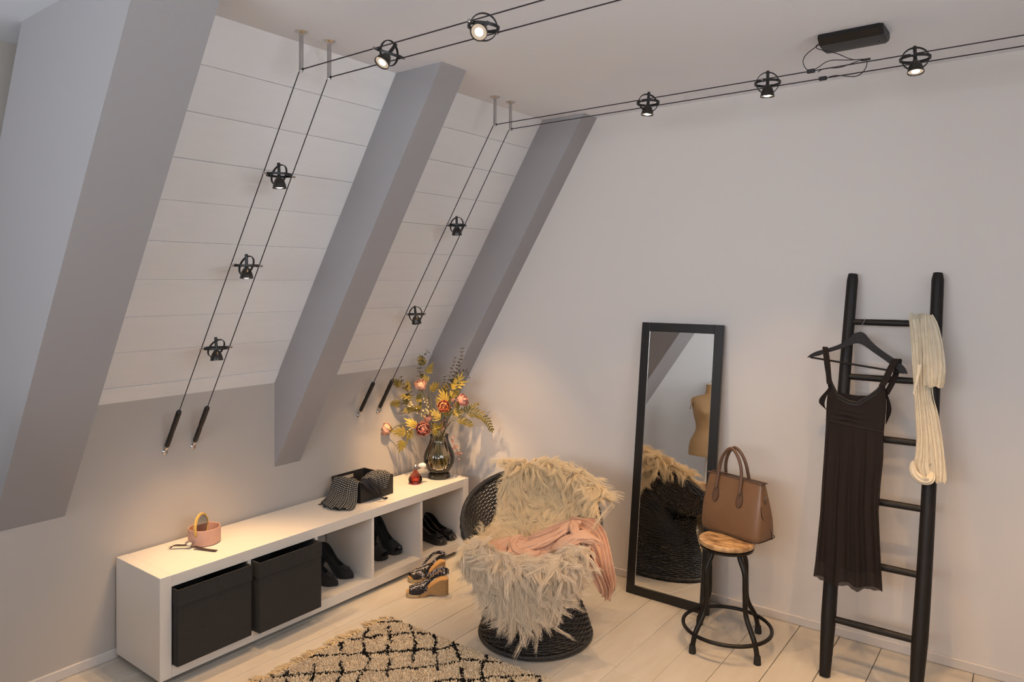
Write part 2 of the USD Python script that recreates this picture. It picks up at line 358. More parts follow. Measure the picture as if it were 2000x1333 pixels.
def band(c, nrm, r, w, t, segs=36, ref=None):
    """A flat hoop: radius r, width w along its axis, thickness t."""
    return lathe([(r - t, -w / 2), (r, -w / 2), (r, w / 2), (r - t, w / 2), (r - t, -w / 2)], c, nrm, segs)
def spot(label, centre, wdir, aim, span, roll=0.0, power=1.0, tilt=0.0, up=(0, 0, 1.0), free=False):
    """A gimbal spotlight clamped between two cables: centre, direction of the cables, direction of the beam."""
    c = np.array(centre, float); w = unit(wdir); aim = unit(aim); across = np.array([0, 1.0, 0]); across = unit(across - w * (across @ w))
    up = unit(up)   # the carrier hoop lies level unless it is turned
    t = thing('spotlight', label, 'spotlight', c, 'gimbal spotlights on the cables')
    R = 0.049
    part(t, 'carrier_ring', band(c, up, R, 0.009, 0.0035), 'black_plastic')
    side = unit(np.cross(aim, across)); 
    k = unit(side * math.cos(roll) + across * math.sin(roll)); k = k if free else unit(k - aim * (k @ aim)); k = unit(k + np.array([0, 0, tilt]))
    part(t, 'gimbal_ring', band(c, k, 0.0430, 0.0075, 0.003), 'black_plastic')
    for s in (-1, 1):
        e0, e1 = c + across * s * (R - 0.003), c + across * s * (span / 2 + 0.008)
        part(t, 'clamp_arm', tube([e0, c + across * s * (span / 2 - 0.008)], [0.0062, 0.0052], 10), 'black_plastic')
        part(t, 'clamp', tube([c + across * s * (span / 2 - 0.009), e1], 0.0046, 10), 'chrome')
        part(t, 'hinge_screw', ball(c + across * s * (R - 0.0005) + up * 0.0045, 0.0028, 1), 'chrome')
    part(t, 'stem', lathe([(0, -0.047), (0.0050, -0.047), (0.0066, -0.043), (0.0066, -0.037), (0.0058, -0.034), (0.0062, 0.000), (0.0085, 0.012), (0, 0.012)], c, aim, 16), 'black_metal')
    m = c + aim * 0.0095
    rf = part(t, 'reflector', lathe([(0.0095, 0.0), (0.013, 0.004), (0.020, 0.016), (0.0245, 0.030), (0.0258, 0.040), (0.0268, 0.0405), (0.0268, 0.043), (0.0252, 0.043), (0.0238, 0.031), (0.019, 0.0175), (0.0095, 0.006), (0, 0.006)], m, aim, 30), 'reflector_black')
    part(rf, 'lens', lathe([(0, 0.0385), (0.0238, 0.0385), (0.0242, 0.0365), (0, 0.0350)], m, aim, 26), 'lamp_lens', smooth=False)
    part(rf, 'bulb', lathe([(0, 0.0440), (0.006, 0.0434), (0.0125, 0.0400), (0.0135, 0.0385), (0, 0.0385)][::-1], m, aim, 18), 'lamp_glow')
    l = UsdLux.SphereLight.Define(stage, t + '/lamp_light')
    l.CreateRadiusAttr(0.012); l.CreateIntensityAttr(LAMP_POWER * power); l.CreateColorAttr(Gf.Vec3f(*LAMP_COLOR))
    s = UsdLux.ShapingAPI.Apply(l.GetPrim()); s.CreateShapingConeAngleAttr(40.0); s.CreateShapingConeSoftnessAttr(0.9)
    z = -aim; a, b = frame_at(z); o = aim * 0.068
    l.AddTransformOp().Set(Gf.Matrix4d(*map(float, (*a, 0, *b, 0, *z, 0, *o, 1))))
    return t
SW = unit((XP, 0, ZC - 0.826))
spot('spotlight highest on the left sloping cables', (0.7495, -1.757, 1.998), SW, (0.03, 0.02, -1), 0.130, 0.35, 0.65, -0.5)
spot('spotlight in the middle of the three on the left sloping cables', (0.5265, -1.755, 1.6485), SW, (0.05, -0.02, -1), 0.130, -1.5, 0.65, 0.35)
spot('spotlight lowest on the left sloping cables', (0.303, -1.755, 1.2995), SW, (0.08, 0.0, -1), 0.131, 0.25, 0.7, -0.6)
spot('upper spotlight on the right sloping cables', (0.674, -0.629, 1.8795), SW, (-0.10, 0.14, -1), 0.136, -1.5, 1.0, 0.3)
spot('lower spotlight on the right sloping cables, above the flowers', (0.3725, -0.625, 1.4075), SW, (-0.06, 0.22, -1), 0.141, -1.4, 1.1, 0.35)
LV = (1, 0, 0)
spot('spotlight on the level cables just left of the middle beam top, tilted', (1.368, -1.760, ZC), LV, (-0.05, -0.62, -0.80), 0.126, 0.1, 1.0, 0.0, (0.4, 0, 0.917))
spot('spotlight whose glowing face turns to the camera', (1.778, -1.760, ZC), LV, (0.25, -0.72, -0.55), 0.126, -0.70, 1.0, -0.35, (0.12, 0, 1), True)
spot('leftmost spotlight of three on the cables along the back wall', (1.765, -0.627, ZC), LV, (-0.06, -0.06, -1), 0.126, -0.75, 1.0, 0.3)
spot('middle spotlight of three on the cables along the back wall', (2.272, -0.627, ZC), LV, (-0.02, 0.0, -1), 0.126, -1.1, 1.0)
spot('spotlight on the cables right of the transformer box', (2.775, -0.627, ZC), LV, (0.06, -0.22, -1), 0.126, -1.35, 1.15)

# unseen lamps added along the same cables to warm the right side
spot('added spotlight beyond the right edge on the cables along the back wall', (3.40, -0.627, ZC), LV, (-0.16, -0.16, -1), 0.126, 0.2, 0.8)
spot('added third spotlight on the cables nearest the camera, above the frame', (2.62, -1.760, ZC), LV, (-0.10, 0.25, -1), 0.126, 0.5)
spot('added fourth spotlight on the cables nearest the camera, above the frame', (3.25, -1.760, ZC), LV, (-0.25, 0.40, -1), 0.126, 0.1)
# transformer on the ceiling with its two leads
t = thing('transformer_box', 'black transformer box on the ceiling with thin leads down to the cables', 'transformer', (2.575, -0.555, H))
xa, xb = 2.468, 2.680
sec = [(-0.662, H), (-0.668, H - 0.016), (-0.640, H - 0.036), (-0.575, H - 0.042), (-0.535, H - 0.038), (-0.515, H - 0.020), (-0.520, H)]
def ring(x, f): return [(x, -0.590 + (y + 0.590) * f, H + (z - H) * f) for y, z in sec]
part(t, 'housing', hull(ring(xa, 1.0) + ring(xb - 0.012, 1.0) + ring(xb, 0.86)), 'black_plastic', smooth=20)
part(t, 'end_cap', hull(ring(xa - 0.004, 0.93) + ring(xa, 0.93)), 'black_plastic', smooth=20)
part(t, 'screw', lathe([(0, 0), (0.004, 0), (0.004, 0.0015), (0, 0.002)], (2.655, -0.580, H - 0.0415), (0, 0, -1), 12), 'black_metal')
L1 = spline([(2.466, -0.60, H - 0.012), (2.43, -0.61, H - 0.035), (2.405, -0.63, H - 0.085), (2.42, -0.62, H - 0.112), (2.47, -0.585, H - 0.085), (2.55, -0.60, H - 0.093), (2.615, -0.61, H - 0.105), (2.60, -0.63, H - 0.112), (2.53, -0.65, H - 0.130), (2.48, -0.648, ZC + 0.012), (2.462, -0.649, ZC + 0.003)], 70)
L2 = spline([(2.466, -0.61, H - 0.014), (2.450, -0.625, H - 0.034), (2.475, -0.628, H - 0.05), (2.53, -0.62, H - 0.074), (2.585, -0.615, H - 0.102), (2.615, -0.61, H - 0.107), (2.61, -0.58, H - 0.128), (2.575, -0.553, ZC - 0.008), (2.52, -0.548, ZC + 0.004), (2.466, -0.543, ZC + 0.002)], 70)
part(t, 'lead', tube(L1, 0.0016, 6), 'cable_black'); part(t, 'lead', tube(L2, 0.0016, 6), 'cable_black')
part(t, 'lead_tie', box((2.600, -0.615, H - 0.110), (2.632, -0.606, H - 0.103), 0.002), 'black_plastic')
for (cx, cy) in ((2.448, -0.690), (2.459, -0.564)):
    part(t, 'connector', box((cx - 0.014, cy - 0.0065, ZC - 0.007), (cx + 0.014, cy + 0.0065, ZC + 0.007), 0.002), 'black_plastic')
# ------------------------------------------------------------------ low white cubby shelf and what stands in and on it
look('shelf_white', (0.70, 0.655, 0.60), 0.42, bump=0.02, bscale=90)
look('bun_wood', (0.30, 0.085, 0.035), 0.3, vary=0.4, scale=14, coat=0.4, stretch=(1, 1, 6))
look('box_fabric', (0.026, 0.024, 0.022), 0.85, vary=0.25, scale=90, bump=0.25, bscale=600)
look('box_inside', (0.014, 0.012, 0.011), 0.9)
SX, SY1, HF, SD_, SH_, ST = 0.015, -0.1985, 0.0209, 0.366, 0.4059, 0.0476
SL_ = 5 * 0.335 + 4 * 0.0167 + 2 * ST; SY0 = SY1 - SL_; TOP = HF + SH_; FLOORZ = HF + ST
def rs(m):
    m = tm(m).copy(); v = np.array(m.vertices); th = -0.0048
    dx, dy = v[:, 0] - SX, v[:, 1] - SY0
    v[:, 0], v[:, 1] = SX + dx * math.cos(th) - dy * math.sin(th), SY0 + dy * math.cos(th) + dx * math.sin(th)
    m.vertices = v; return m
t = thing('cubby_shelf', 'long low white five-cubby shelf along the left knee wall', 'shelf unit', (SX + SD_ / 2, (SY0 + SY1) / 2, 0))
xf = SX + SD_
part(t, 'top_panel', rs(box((SX, SY0 + ST, TOP - ST), (xf, SY1 - ST, TOP - 0.0012), 0.0012)), 'shelf_white')
part(t, 'bottom_panel', rs(box((SX, SY0 + ST, HF), (xf, SY1 - ST, HF + ST), 0.0012)), 'shelf_white')
part(t, 'side_panel', rs(box((SX, SY0, HF), (xf + 0.0008, SY0 + ST - 0.0004, TOP), 0.0015)), 'shelf_white')
part(t, 'side_panel', rs(box((SX, SY1 - ST + 0.0004, HF), (xf + 0.0008, SY1, TOP), 0.0015)), 'shelf_white')
CELL = []
for k in range(5):
    ya = SY0 + ST + k * (0.335 + 0.0167); CELL.append((ya, ya + 0.335))
    if k < 4: part(t, 'divider', rs(box((SX + 0.004, ya + 0.335, HF + ST), (xf - 0.003, ya + 0.335 + 0.0167, TOP - ST), 0.001)), 'shelf_white')
for (x, y) in ((xf - 0.075, SY0 + 0.085), (xf - 0.075, SY1 - 0.085), (SX + 0.075, SY0 + 0.085), (SX + 0.075, SY1 - 0.085)):
    part(t, 'bun_foot', rs(lathe([(0, 0.0), (0.036, 0.0), (0.050, 0.006), (0.052, 0.012), (0.046, 0.019), (0.036, HF), (0, HF)], (x, y, 0), segs=28)), 'bun_wood', label='reddish wooden bun foot')
# two black fabric boxes
def fabric_box(label, cell, front, top):
    ya, yb = CELL[cell]; ya += 0.004; yb -= 0.004; xb = SX + 0.02; z0 = FLOORZ + 0.001
    t = thing('storage_box', label, 'storage box', ((xb + front) / 2, (ya + yb) / 2, z0), None)
    w = 0.006
    part(t, 'front_panel', rs(box((front - w, ya, z0), (front, yb, top), 0.0028)), 'box_fabric')
    part(t, 'back_panel', rs(box((xb, ya, z0), (xb + w, yb, top), 0.002)), 'box_fabric')
    part(t, 'side_panel', rs(box((xb + w, ya, z0), (front - w, ya + w, top), 0.002)), 'box_fabric')
    part(t, 'side_panel', rs(box((xb + w, yb - w, z0), (front - w, yb, top), 0.002)), 'box_fabric')
    part(t, 'base_panel', rs(box((xb + w, ya + w, z0), (front - w, yb - w, z0 + 0.006), 0.001)), 'box_inside')
    part(t, 'cuff', rs([box((front - 0.001, ya - 0.0012, top - 0.066), (front + 0.0022, yb + 0.0012, top + 0.001), 0.001), box((front - 0.12, ya - 0.0016, top - 0.066), (front + 0.0014, ya, top + 0.001), 0.0006)]), 'box_fabric')
fabric_box('black fabric storage box in the leftmost cubby', 0, 0.4160, 0.372)
fabric_box('black fabric storage box in the second cubby from the left', 1, 0.4330, 0.374)

# ---- shoes
look('suede_black', (0.010, 0.009, 0.009), 0.75, sheen=0.15, bump=0.15, bscale=700)
look('patent_black', (0.010, 0.009, 0.009), 0.25, coat=0.3)
look('insole_black', (0.022, 0.018, 0.015), 0.7)
look('insole_tan', (0.55, 0.32, 0.13), 0.6)
look('shoe_lining', (0.36, 0.25, 0.14), 0.6)
look('cork', (0.50, 0.30, 0.13), 0.7, vary=0.3, scale=40, stretch=(1, 1, 12), bump=0.3, bscale=300)
look('jute', (0.58, 0.42, 0.22), 0.85, vary=0.3, scale=160, bump=0.6, bscale=500)
look('sequin', (0.55, 0.53, 0.5), 0.2, metal=1.0)
usdkit.material(stage, '/World/Looks/sandal_stripes', {'tc': ('texture_coordinate', {}), 'mp': ('mapping', {'scale': (1, 1, 1), 'rotation': (0, 0.3, 0.85)}),
    'w': ('wave_texture', {'scale': 14.0, 'distortion': 5.0, 'detail': 2.0, 'detail_scale': 9.0, 'wave_type': 'bands', 'bands_direction': 'x'}),
    'r': ('rgb_ramp', {'ramp': [(0.0, (0.012, 0.010, 0.012)), (0.74, (0.014, 0.012, 0.014)), (0.84, (0.36, 0.34, 0.36)), (1.0, (0.5, 0.48, 0.5))]}), 'p': ('principled_bsdf', {'roughness': 0.8})},
    [('tc.object', 'mp.vector'), ('mp.vector', 'w.vector'), ('w.fac', 'r.fac'), ('r.color', 'p.base_color')], surface='p.BSDF')
def sstep(a, b, x): q = np.clip((np.asarray(x, float) - a) / (b - a), 0, 1); return q * q * (3 - 2 * q)
def shoe(label, toe, yaw, L, h, z0, style='pump', group=None, upper='suede_black', wid=1.0, roll=0.0):
    c, s = math.cos(yaw), math.sin(yaw); fw = np.array([c, s, 0]); lf = np.array([-s, c, 0]); UP = np.array([0, 0, 1.0])
    org = np.array([toe[0], toe[1], z0]) - fw * L
    W = lambda x, y, z: org + np.asarray(x)[..., None] * fw + np.asarray(y)[..., None] * lf + np.asarray(z)[..., None] * UP
    plat = {'pump': 0.003, 'peep': 0.016, 'flat': 0.006, 'wedge': 0.016}[style]
    pointed = style == 'pump'
    zs = lambda t: plat + h * (1 - sstep(0.14, 0.70, t)) + (0.006 * sstep(0.82, 1.0, t))
    def hw(t):
        t = np.asarray(t, float)
        b = np.interp(t, [0, 0.08, 0.2, 0.42, 0.62, 0.74, 0.86, 0.95, 1.0], [0.022, 0.026, 0.027, 0.0255, 0.034, 0.037, 0.027 if pointed else 0.034, 0.011 if pointed else 0.027, 0.004 if pointed else 0.020]) * wid
        return b * np.sqrt(np.clip(1 - ((0.07 - np.minimum(t, 0.07)) / 0.07) ** 2, 0, 1)) * np.sqrt(np.clip(1 - ((np.maximum(t, 0.955) - 0.955) / 0.045) ** 2, 0, 1) + 1e-6)
    tt = np.sort(np.unique(np.r_[0.5 - 0.5 * np.cos(np.linspace(0, PI, 34)), 0.02, 0.98])); 
    t0 = {'pump': 0.66, 'peep': 0.66, 'flat': 0.70, 'wedge': 0.5}[style]
    t = thing({'pump': 'pump_shoe', 'peep': 'pump_shoe', 'flat': 'flat_shoe', 'wedge': 'wedge_sandal'}[style], label, 'shoe', org + fw * L / 2, group)
    Hc = np.interp(tt, [0, 0.15, 0.4, 0.6, 0.75, 0.9, 1.0], [0.062, 0.060, 0.044, 0.050, 0.044, 0.028, 0.014])
    if style == 'wedge': Hc = Hc * 0.85
    def arcs(ts, amax, sg, K=8, grow=1.0):
        k = np.linspace(0, 1, K)[None]; psi = amax[:, None] * k
        hcv = np.interp(ts, tt, Hc)[:, None]
        y = sg * hw(ts)[:, None] * np.cos(psi) ** 0.45 * 1.02 * grow; z = zs(ts)[:, None] + hcv * np.sin(psi)
        return W(np.broadcast_to(ts[:, None] * L, y.shape), y, z)
    if style != 'wedge':
        end = 0.955 if style == 'peep' else 1.0
        ts = tt[tt <= end]; amax = np.where(ts < t0, np.radians(np.interp(ts, [0, 0.2, 0.4, t0 * 0.9], [62, 58, 44, 50])) + (PI / 2 - np.radians(50)) * sstep(t0 * 0.82, t0, ts) ** 2, PI / 2)
        up = [sheet(arcs(ts, amax, 1), 0.002), sheet(arcs(ts, amax, -1)[:, ::-1], 0.002)]
        part(t, 'upper', up, upper, smooth=50)
        topline = np.vstack([arcs(ts, amax, 1)[:, -1][ts < t0][::-1], arcs(ts, amax, -1)[:, -1][ts < t0]])
        part(t, 'topline', tube(topline, 0.0014, 6), upper)
    else:
        for (a, b, am) in ((0.50, 0.93, None),):
            ts = np.linspace(a, b, 16); amax = np.full(16, PI / 2)
            part(t, 'upper', [sheet(arcs(ts, amax, 1), 0.002), sheet(arcs(ts, amax, -1)[:, ::-1], 0.002)], 'sandal_stripes', smooth=50)
        # sling strap rising from the upper round behind the heel
        sp = []
        for sg in (1, -1):
            sp.append([(0.56, sg * 0.034, 0.03), (0.40, sg * 0.033, 0.040), (0.24, sg * 0.032, 0.040), (0.08, sg * 0.026, 0.038)])
        pl = [*sp[0], (-0.01, 0.0, 0.036), *sp[1][::-1]]
        pth = spline([(x, y, z) for x, y, z in pl], 40)
        lo = W(pth[:, 0] * L, pth[:, 1], zs(pth[:, 0]) + pth[:, 2] - 0.009); hi = W(pth[:, 0] * L, pth[:, 1] * 0.97, zs(pth[:, 0]) + pth[:, 2] + 0.009)
        part(t, 'sling_strap', sheet(np.stack([lo, hi], 1), 0.003), 'sandal_stripes', smooth=50)
        part(t, 'strap_bow', [ball(W(0.12 * L, sg * 0.03, zs(0.12) + 0.042), 0.012, 2, (1, 0.6, 0.8)) for sg in (1,)] + [ball(W(0.05 * L, 0.026, zs(0.05) + 0.046), 0.010, 2, (1, 0.5, 0.9))], 'sandal_stripes')
    y = np.linspace(-1, 1, 7)[None] * hw(tt)[:, None] * 0.94
    part(t, 'insole', grid(W(np.broadcast_to(tt[:, None] * L, y.shape), y, np.broadcast_to(zs(tt)[:, None] + 0.0022, y.shape))), 'insole_tan' if style == 'wedge' else 'insole_black', smooth=50)
    th = 0.003 if style == 'pump' else plat
    def slab(ts, zb):  # ring: the outline of the sole between its top and zb
        secs = []
        for q in ts:
            w = float(hw(q)) * 1.03 + 0.0004; a, b = float(zs(q)) + 0.001, float(zb(q))
            secs.append([W(q * L, w, a), W(q * L, -w, a), W(q * L, -w, b), W(q * L, w, b)])
        return loft(secs)
    if style == 'wedge':
        low = lambda q: 0.0 if q < 0.5 or q > 0.62 else 0.0
        part(t, 'wedge_heel', slab(tt[tt <= 0.72], lambda q: 0.003 + 0.010 * math.exp(-((q - 0.42) / 0.12) ** 2)), 'cork', smooth=40)
        part(t, 'toe_sole', slab(tt[tt >= 0.66], lambda q: 0.003), 'jute', smooth=40)
        part(t, 'outsole', slab(tt, lambda q: 0.0)if False else loft([[W(q * L, float(hw(q)) * 1.04, 0.0035 + 0.009 * math.exp(-((q - 0.42) / 0.12) ** 2)), W(q * L, -float(hw(q)) * 1.04, 0.0035 + 0.009 * math.exp(-((q - 0.42) / 0.12) ** 2)), W(q * L, -float(hw(q)) * 1.04, 0.009 * math.exp(-((q - 0.42) / 0.12) ** 2)), W(q * L, float(hw(q)) * 1.04, 0.009 * math.exp(-((q - 0.42) / 0.12) ** 2))] for q in tt]), 'cork', smooth=40)
    else:
        part(t, 'sole', slab(tt, lambda q: max(float(zs(q)) - th - 0.001, 0.0)), upper, smooth=40)
        if style == 'flat':
            part(t, 'heel', slab(tt[tt <= 0.60], lambda q: 0.0), upper, smooth=40)
            part(t, 'sequins', [ball(p + UP * 0.0005, 0.0026, 0) for p in resample(topline, 44)], 'sequin', label='row of silver sequins along the edge')
        else:
            secs = []
            for k in np.linspace(0, 1, 9):
                r = np.interp(k, [0, 0.25, 0.6, 1], [0.021, 0.014, 0.008, 0.006]); xc = np.interp(k, [0, 0.3, 1], [0.028, 0.020, 0.016])
                a = np.linspace(0, 2 * PI, 12, endpoint=False); zz = (h + plat) * (1 - k) - 0.001 * (1 - k)
                secs.append(W(xc + np.cos(a) * r * 0.95, np.sin(a) * r, np.full(12, max(zz, 0.0))))
            part(t, 'heel', loft(secs[::-1]), upper)
        bx = W((0.80 if style != 'flat' else 0.84) * L, 0, zs(0.8) + (0.040 if style != 'flat' else 0.040))
        if style in ('pump', 'flat'):
            part(t, 'bow', [ball(bx + lf * sg * 0.011, 0.011, 2, (0.8, 0.9, 0.45)) for sg in (1, -1)] + [ball(bx, 0.006, 1)], upper)
    return t
shoe('pointed black suede pump nearest the second fabric box', (0.316, -1.112), 0.10, 0.235, 0.085, FLOORZ, 'pump')
shoe('pointed black suede pump to the right in the third cubby', (0.306, -1.004), 0.12, 0.235, 0.085, FLOORZ, 'pump')
shoe('peep-toe black platform pump at the left in the fourth cubby', (0.258, -0.735), 0.05, 0.225, 0.105, FLOORZ, 'peep')
shoe('peep-toe black platform pump at the right in the fourth cubby', (0.258, -0.632), -0.03, 0.225, 0.105, FLOORZ, 'peep')
shoe('black sequinned low wedge shoe at the left in the last cubby', (0.362, -0.372), 0.0, 0.240, 0.055, FLOORZ, 'flat', upper='patent_black')
shoe('black sequinned low wedge shoe with bow at the right in the last cubby', (0.352, -0.284), -0.02, 0.240, 0.055, FLOORZ, 'flat', upper='patent_black')
shoe('black striped espadrille wedge sandal on the floor, the near one', (0.548, -0.870), math.radians(-136), 0.212, 0.060, 0.0, 'wedge')
shoe('black striped espadrille wedge sandal half hidden behind the other', (0.438, -0.745), math.radians(-112), 0.212, 0.056, 0.0, 'wedge')

# ---- jewellery jar with its lid-mirror, watch
look('jar_pink', (0.52, 0.31, 0.245), 0.5)
look('gold_wood', (0.62, 0.40, 0.12), 0.45, vary=0.3, scale=60)
look('mirror_smoky', (0.42, 0.42, 0.42), 0.02, metal=1.0)
look('mirror_glass', (0.86, 0.87, 0.87), 0.01, metal=1.0)
look('watch_strap', (0.035, 0.02, 0.014), 0.45)
look('gold', (0.83, 0.62, 0.28), 0.25, metal=1.0)
jc = np.array([0.146, -1.718, TOP])
t = thing('jewellery_jar', 'round pink lidless jar standing on the left end of the shelf', 'jar', jc)
part(t, 'body', lathe([(0, 0), (0.062, 0), (0.0665, 0.003), (0.0675, 0.008), (0.0675, 0.066), (0.066, 0.0695), (0.0635, 0.0695), (0.0615, 0.067), (0.0605, 0.012), (0, 0.012)], jc, segs=56), 'jar_pink', smooth=40)
lc = jc + (0.008, -0.020, 0.078); 
ln = unit((0.846, 0.53, 0.06))
t = thing('hand_mirror', 'small round mirror in a gold rim standing in the pink jar', 'mirror', lc - (0, 0, 0.055))
part(t, 'rim', lathe([(0.0, -0.006), (0.0545, -0.006), (0.0575, -0.003), (0.0575, 0.004), (0.055, 0.006), (0.049, 0.006), (0.049, 0.003), (0, 0.003)], lc, ln, 56), 'gold_wood', smooth=40)
part(t, 'mirror_face', lathe([(0, 0.0032), (0.0488, 0.0032), (0.0488, 0.0040), (0, 0.0040)], lc, ln, 48), 'mirror_smoky', smooth=False)
t = thing('necklace', 'gold chain and earrings lying in the pink jar', 'jewellery', jc + (0, 0, 0.012))
for k in range(3):
    a0 = k * 2.1; part(t, 'chain', tube([jc + (0.030 * math.cos(a0) + 0.018 * math.cos(q), 0.03 * math.sin(a0) + 0.018 * math.sin(q), 0.0145 + 0.0035 * k) for q in np.linspace(0, 2 * PI, 24, endpoint=False)], 0.0018, 5, closed=True), 'gold')
part(t, 'earring', [ball(jc + (0.047, 0.018, 0.050), 0.0032), tube([jc + (0.047, 0.018, 0.020), jc + (0.047, 0.018, 0.050)], 0.0012, 5)], 'sequin')
t = thing('wristwatch', 'small wristwatch with a dark leather strap lying before the pink jar', 'watch', (0.18, -1.79, TOP))
wp = spline([(0.108, -1.852, TOP + 0.0035), (0.113, -1.846, TOP + 0.012), (0.130, -1.828, TOP + 0.014), (0.158, -1.803, TOP + 0.014), (0.166, -1.797, TOP + 0.0145), (0.185, -1.790, TOP + 0.012), (0.215, -1.778, TOP + 0.006), (0.255, -1.763, TOP + 0.003), (0.292, -1.747, TOP + 0.003)], 40)
sd = unit(np.cross(wp[-1] - wp[0], (0, 0, 1)))
part(t, 'strap', [sheet(np.stack([wp[a:b] - sd * 0.008, wp[a:b] + sd * 0.008], 1), 0.0025) for a, b in ((0, 17), (19, 40))], 'watch_strap')
wc = np.array([0.164, -1.797, TOP + 0.013])
part(t, 'case', lathe([(0, 0), (0.012, 0), (0.0135, 0.002), (0.0135, 0.006), (0.012, 0.0075), (0.010, 0.0070), (0, 0.0070)], wc, (0.1, -0.25, 1), 28), 'nickel')
part(t, 'dial', lathe([(0, 0.0071), (0.0098, 0.0071), (0.0098, 0.0074), (0, 0.0074)], wc, (0.1, -0.25, 1), 24), 'trim_paint', smooth=False)
part(t, 'buckle', tube([(0.104, -1.862, TOP + .004), (0.099, -1.855, TOP + .008), (0.106, -1.846, TOP + .010), (0.113, -1.852, TOP + .005)], 0.0012, 6, closed=True), 'chrome')

# ---- black tray box with a hand hole, dotted scarf, veil
look('tray_black', (0.012, 0.010, 0.010), 0.55, bump=0.05, bscale=200)
usdkit.material(stage, '/World/Looks/dotted_cloth', {'u': ('uvmap', {'attribute': 'st'}), 'f': ('vector_math', {'math_type': 'fraction'}), 'd': ('vector_math', {'math_type': 'distance', 'vector2': (0.5, 0.5, 0)}),
    'l': ('math', {'math_type': 'less_than', 'value2': 0.21}), 'm': ('mix', {'color1': (0.010, 0.009, 0.009), 'color2': (0.72, 0.67, 0.60)}), 'p': ('principled_bsdf', {'roughness': 0.8})},
    [('u.UV', 'f.vector1'), ('f.vector', 'd.vector1'), ('d.value', 'l.value1'), ('l.value', 'm.fac'), ('m.color', 'p.base_color')], surface='p.BSDF')
TX0, TX1, TY0, TY1, TH = 0.034, 0.268, -0.925, -0.692, 0.104
t = thing('tray_box', 'open black wooden box with a hand hole on top of the shelf', 'box', ((TX0 + TX1) / 2, (TY0 + TY1) / 2, TOP))
w = 0.008
part(t, 'base', box((TX0 + w, TY0 + w, TOP), (TX1 - w, TY1 - w, TOP + w)), 'tray_black', smooth=False)
part(t, 'side', box((TX1 - w, TY0, TOP), (TX1, TY1, TOP + TH), 0.001), 'tray_black')
hz0, hz1, hy0, hy1 = TOP + TH - 0.034, TOP + TH - 0.013, -0.862, -0.772
part(t, 'side', [box((TX0, TY0, TOP), (TX0 + w, TY1, hz0)), box((TX0, TY0, hz1), (TX0 + w, TY1, TOP + TH)), box((TX0, TY0, hz0), (TX0 + w, hy0, hz1)), box((TX0, hy1, hz0), (TX0 + w, TY1, hz1))], 'tray_black', smooth=False)
part(t, 'end', box((TX0 + w, TY1 - w, TOP), (TX1 - w, TY1, TOP + TH), 0.001), 'tray_black')
part(t, 'end', box((TX0 + w, TY0, TOP), (TX1 - w, TY0 + w, TOP + TH), 0.001), 'tray_black')
def uvpart(parent, name, V, uv, mat):
    path = parent + '/' + numbered(parent, name); base_of[path] = base_of[parent]
    g = grid(V); g.apply_translation(-base_of[parent])
    return usdkit.mesh(stage, path, g, '/World/Looks/' + mat, smooth=True, uv=np.asarray(uv).reshape(-1, 2))
def draped(ctrl, n, m, folds, amp, seed, nudge=None):
    """A cloth: rows of control points (across), splined along, with folds pushed along its normal."""
    rows = [resample(spline(r, 60) if len(r) > 2 else np.asarray(r, float), m) for r in ctrl]
    R = np.array(rows); V = np.stack([spline(R[:, j], n) for j in range(m)], 1)
    nr = np.array(grid(V).vertex_normals).reshape(n, m, 3)
    u = np.linspace(0, 1, m)[None]; v = np.linspace(0, 1, n)[:, None]; g = np.random.default_rng(seed)
    d = 0
    for k in range(folds):
        f = g.uniform(2, 6); ph = g.uniform(0, 6.28); sk = g.uniform(-1.2, 1.2)
        d = d + np.sin(2 * PI * (f * (u + sk * 0.12 * v)) + ph) / folds ** 0.5
    return V + nr * (amp * d)[..., None]
t = thing('dotted_scarf', 'black scarf with white dots spilling out of the black box', 'scarf', (0.26, -0.98, TOP))
V = draped([[(0.10, -0.82, TOP + .055), (0.16, -0.80, TOP + .07), (0.215, -0.84, TOP + .06)],
            [(0.085, -0.895, TOP + .085), (0.16, -0.90, TOP + .100), (0.250, -0.895, TOP + .090)],
            [(0.075, -0.932, TOP + .112), (0.165, -0.936, TOP + .118), (0.262, -0.934, TOP + .113)],
            [(0.070, -0.955, TOP + .085), (0.175, -0.965, TOP + .088), (0.272, -0.952, TOP + .085)],
            [(0.080, -0.980, TOP + .045), (0.190, -1.000, TOP + .048), (0.290, -0.968, TOP + .045)],
            [(0.095, -1.020, TOP + .016), (0.215, -1.050, TOP + .024), (0.312, -0.995, TOP + .018)],
            [(0.110, -1.050, TOP + .012), (0.240, -1.092, TOP + .014), (0.325, -1.040, TOP + .012)]], 60, 44, 3, 0.0055, 4)
V[..., 2] = np.maximum(V[..., 2], TOP + 0.004)
uu = np.stack(np.meshgrid(np.linspace(0, 26, 44), np.linspace(0, 34, 60)), -1)
uvpart(t, 'cloth', V, uu, 'dotted_cloth')
V = draped([[(0.19, -0.86, TOP + .085), (0.21, -0.81, TOP + .125), (0.20, -0.745, TOP + .085)],
            [(0.225, -0.875, TOP + .112), (0.240, -0.81, TOP + .142), (0.235, -0.735, TOP + .120)],
            [(0.272, -0.870, TOP + .112), (0.276, -0.80, TOP + .132), (0.274, -0.722, TOP + .116)],
            [(0.281, -0.850, TOP + .085), (0.287, -0.79, TOP + .088), (0.283, -0.735, TOP + .085)],
            [(0.283, -0.815, TOP + .058), (0.290, -0.785, TOP + .048), (0.284, -0.755, TOP + .050)]], 36, 36, 3, 0.004, 9)
uu = np.stack(np.meshgrid(np.linspace(0, 20, 36), np.linspace(0, 17, 36)), -1)
uvpart(t, 'cloth', V, uu, 'dotted_cloth')
fr = []
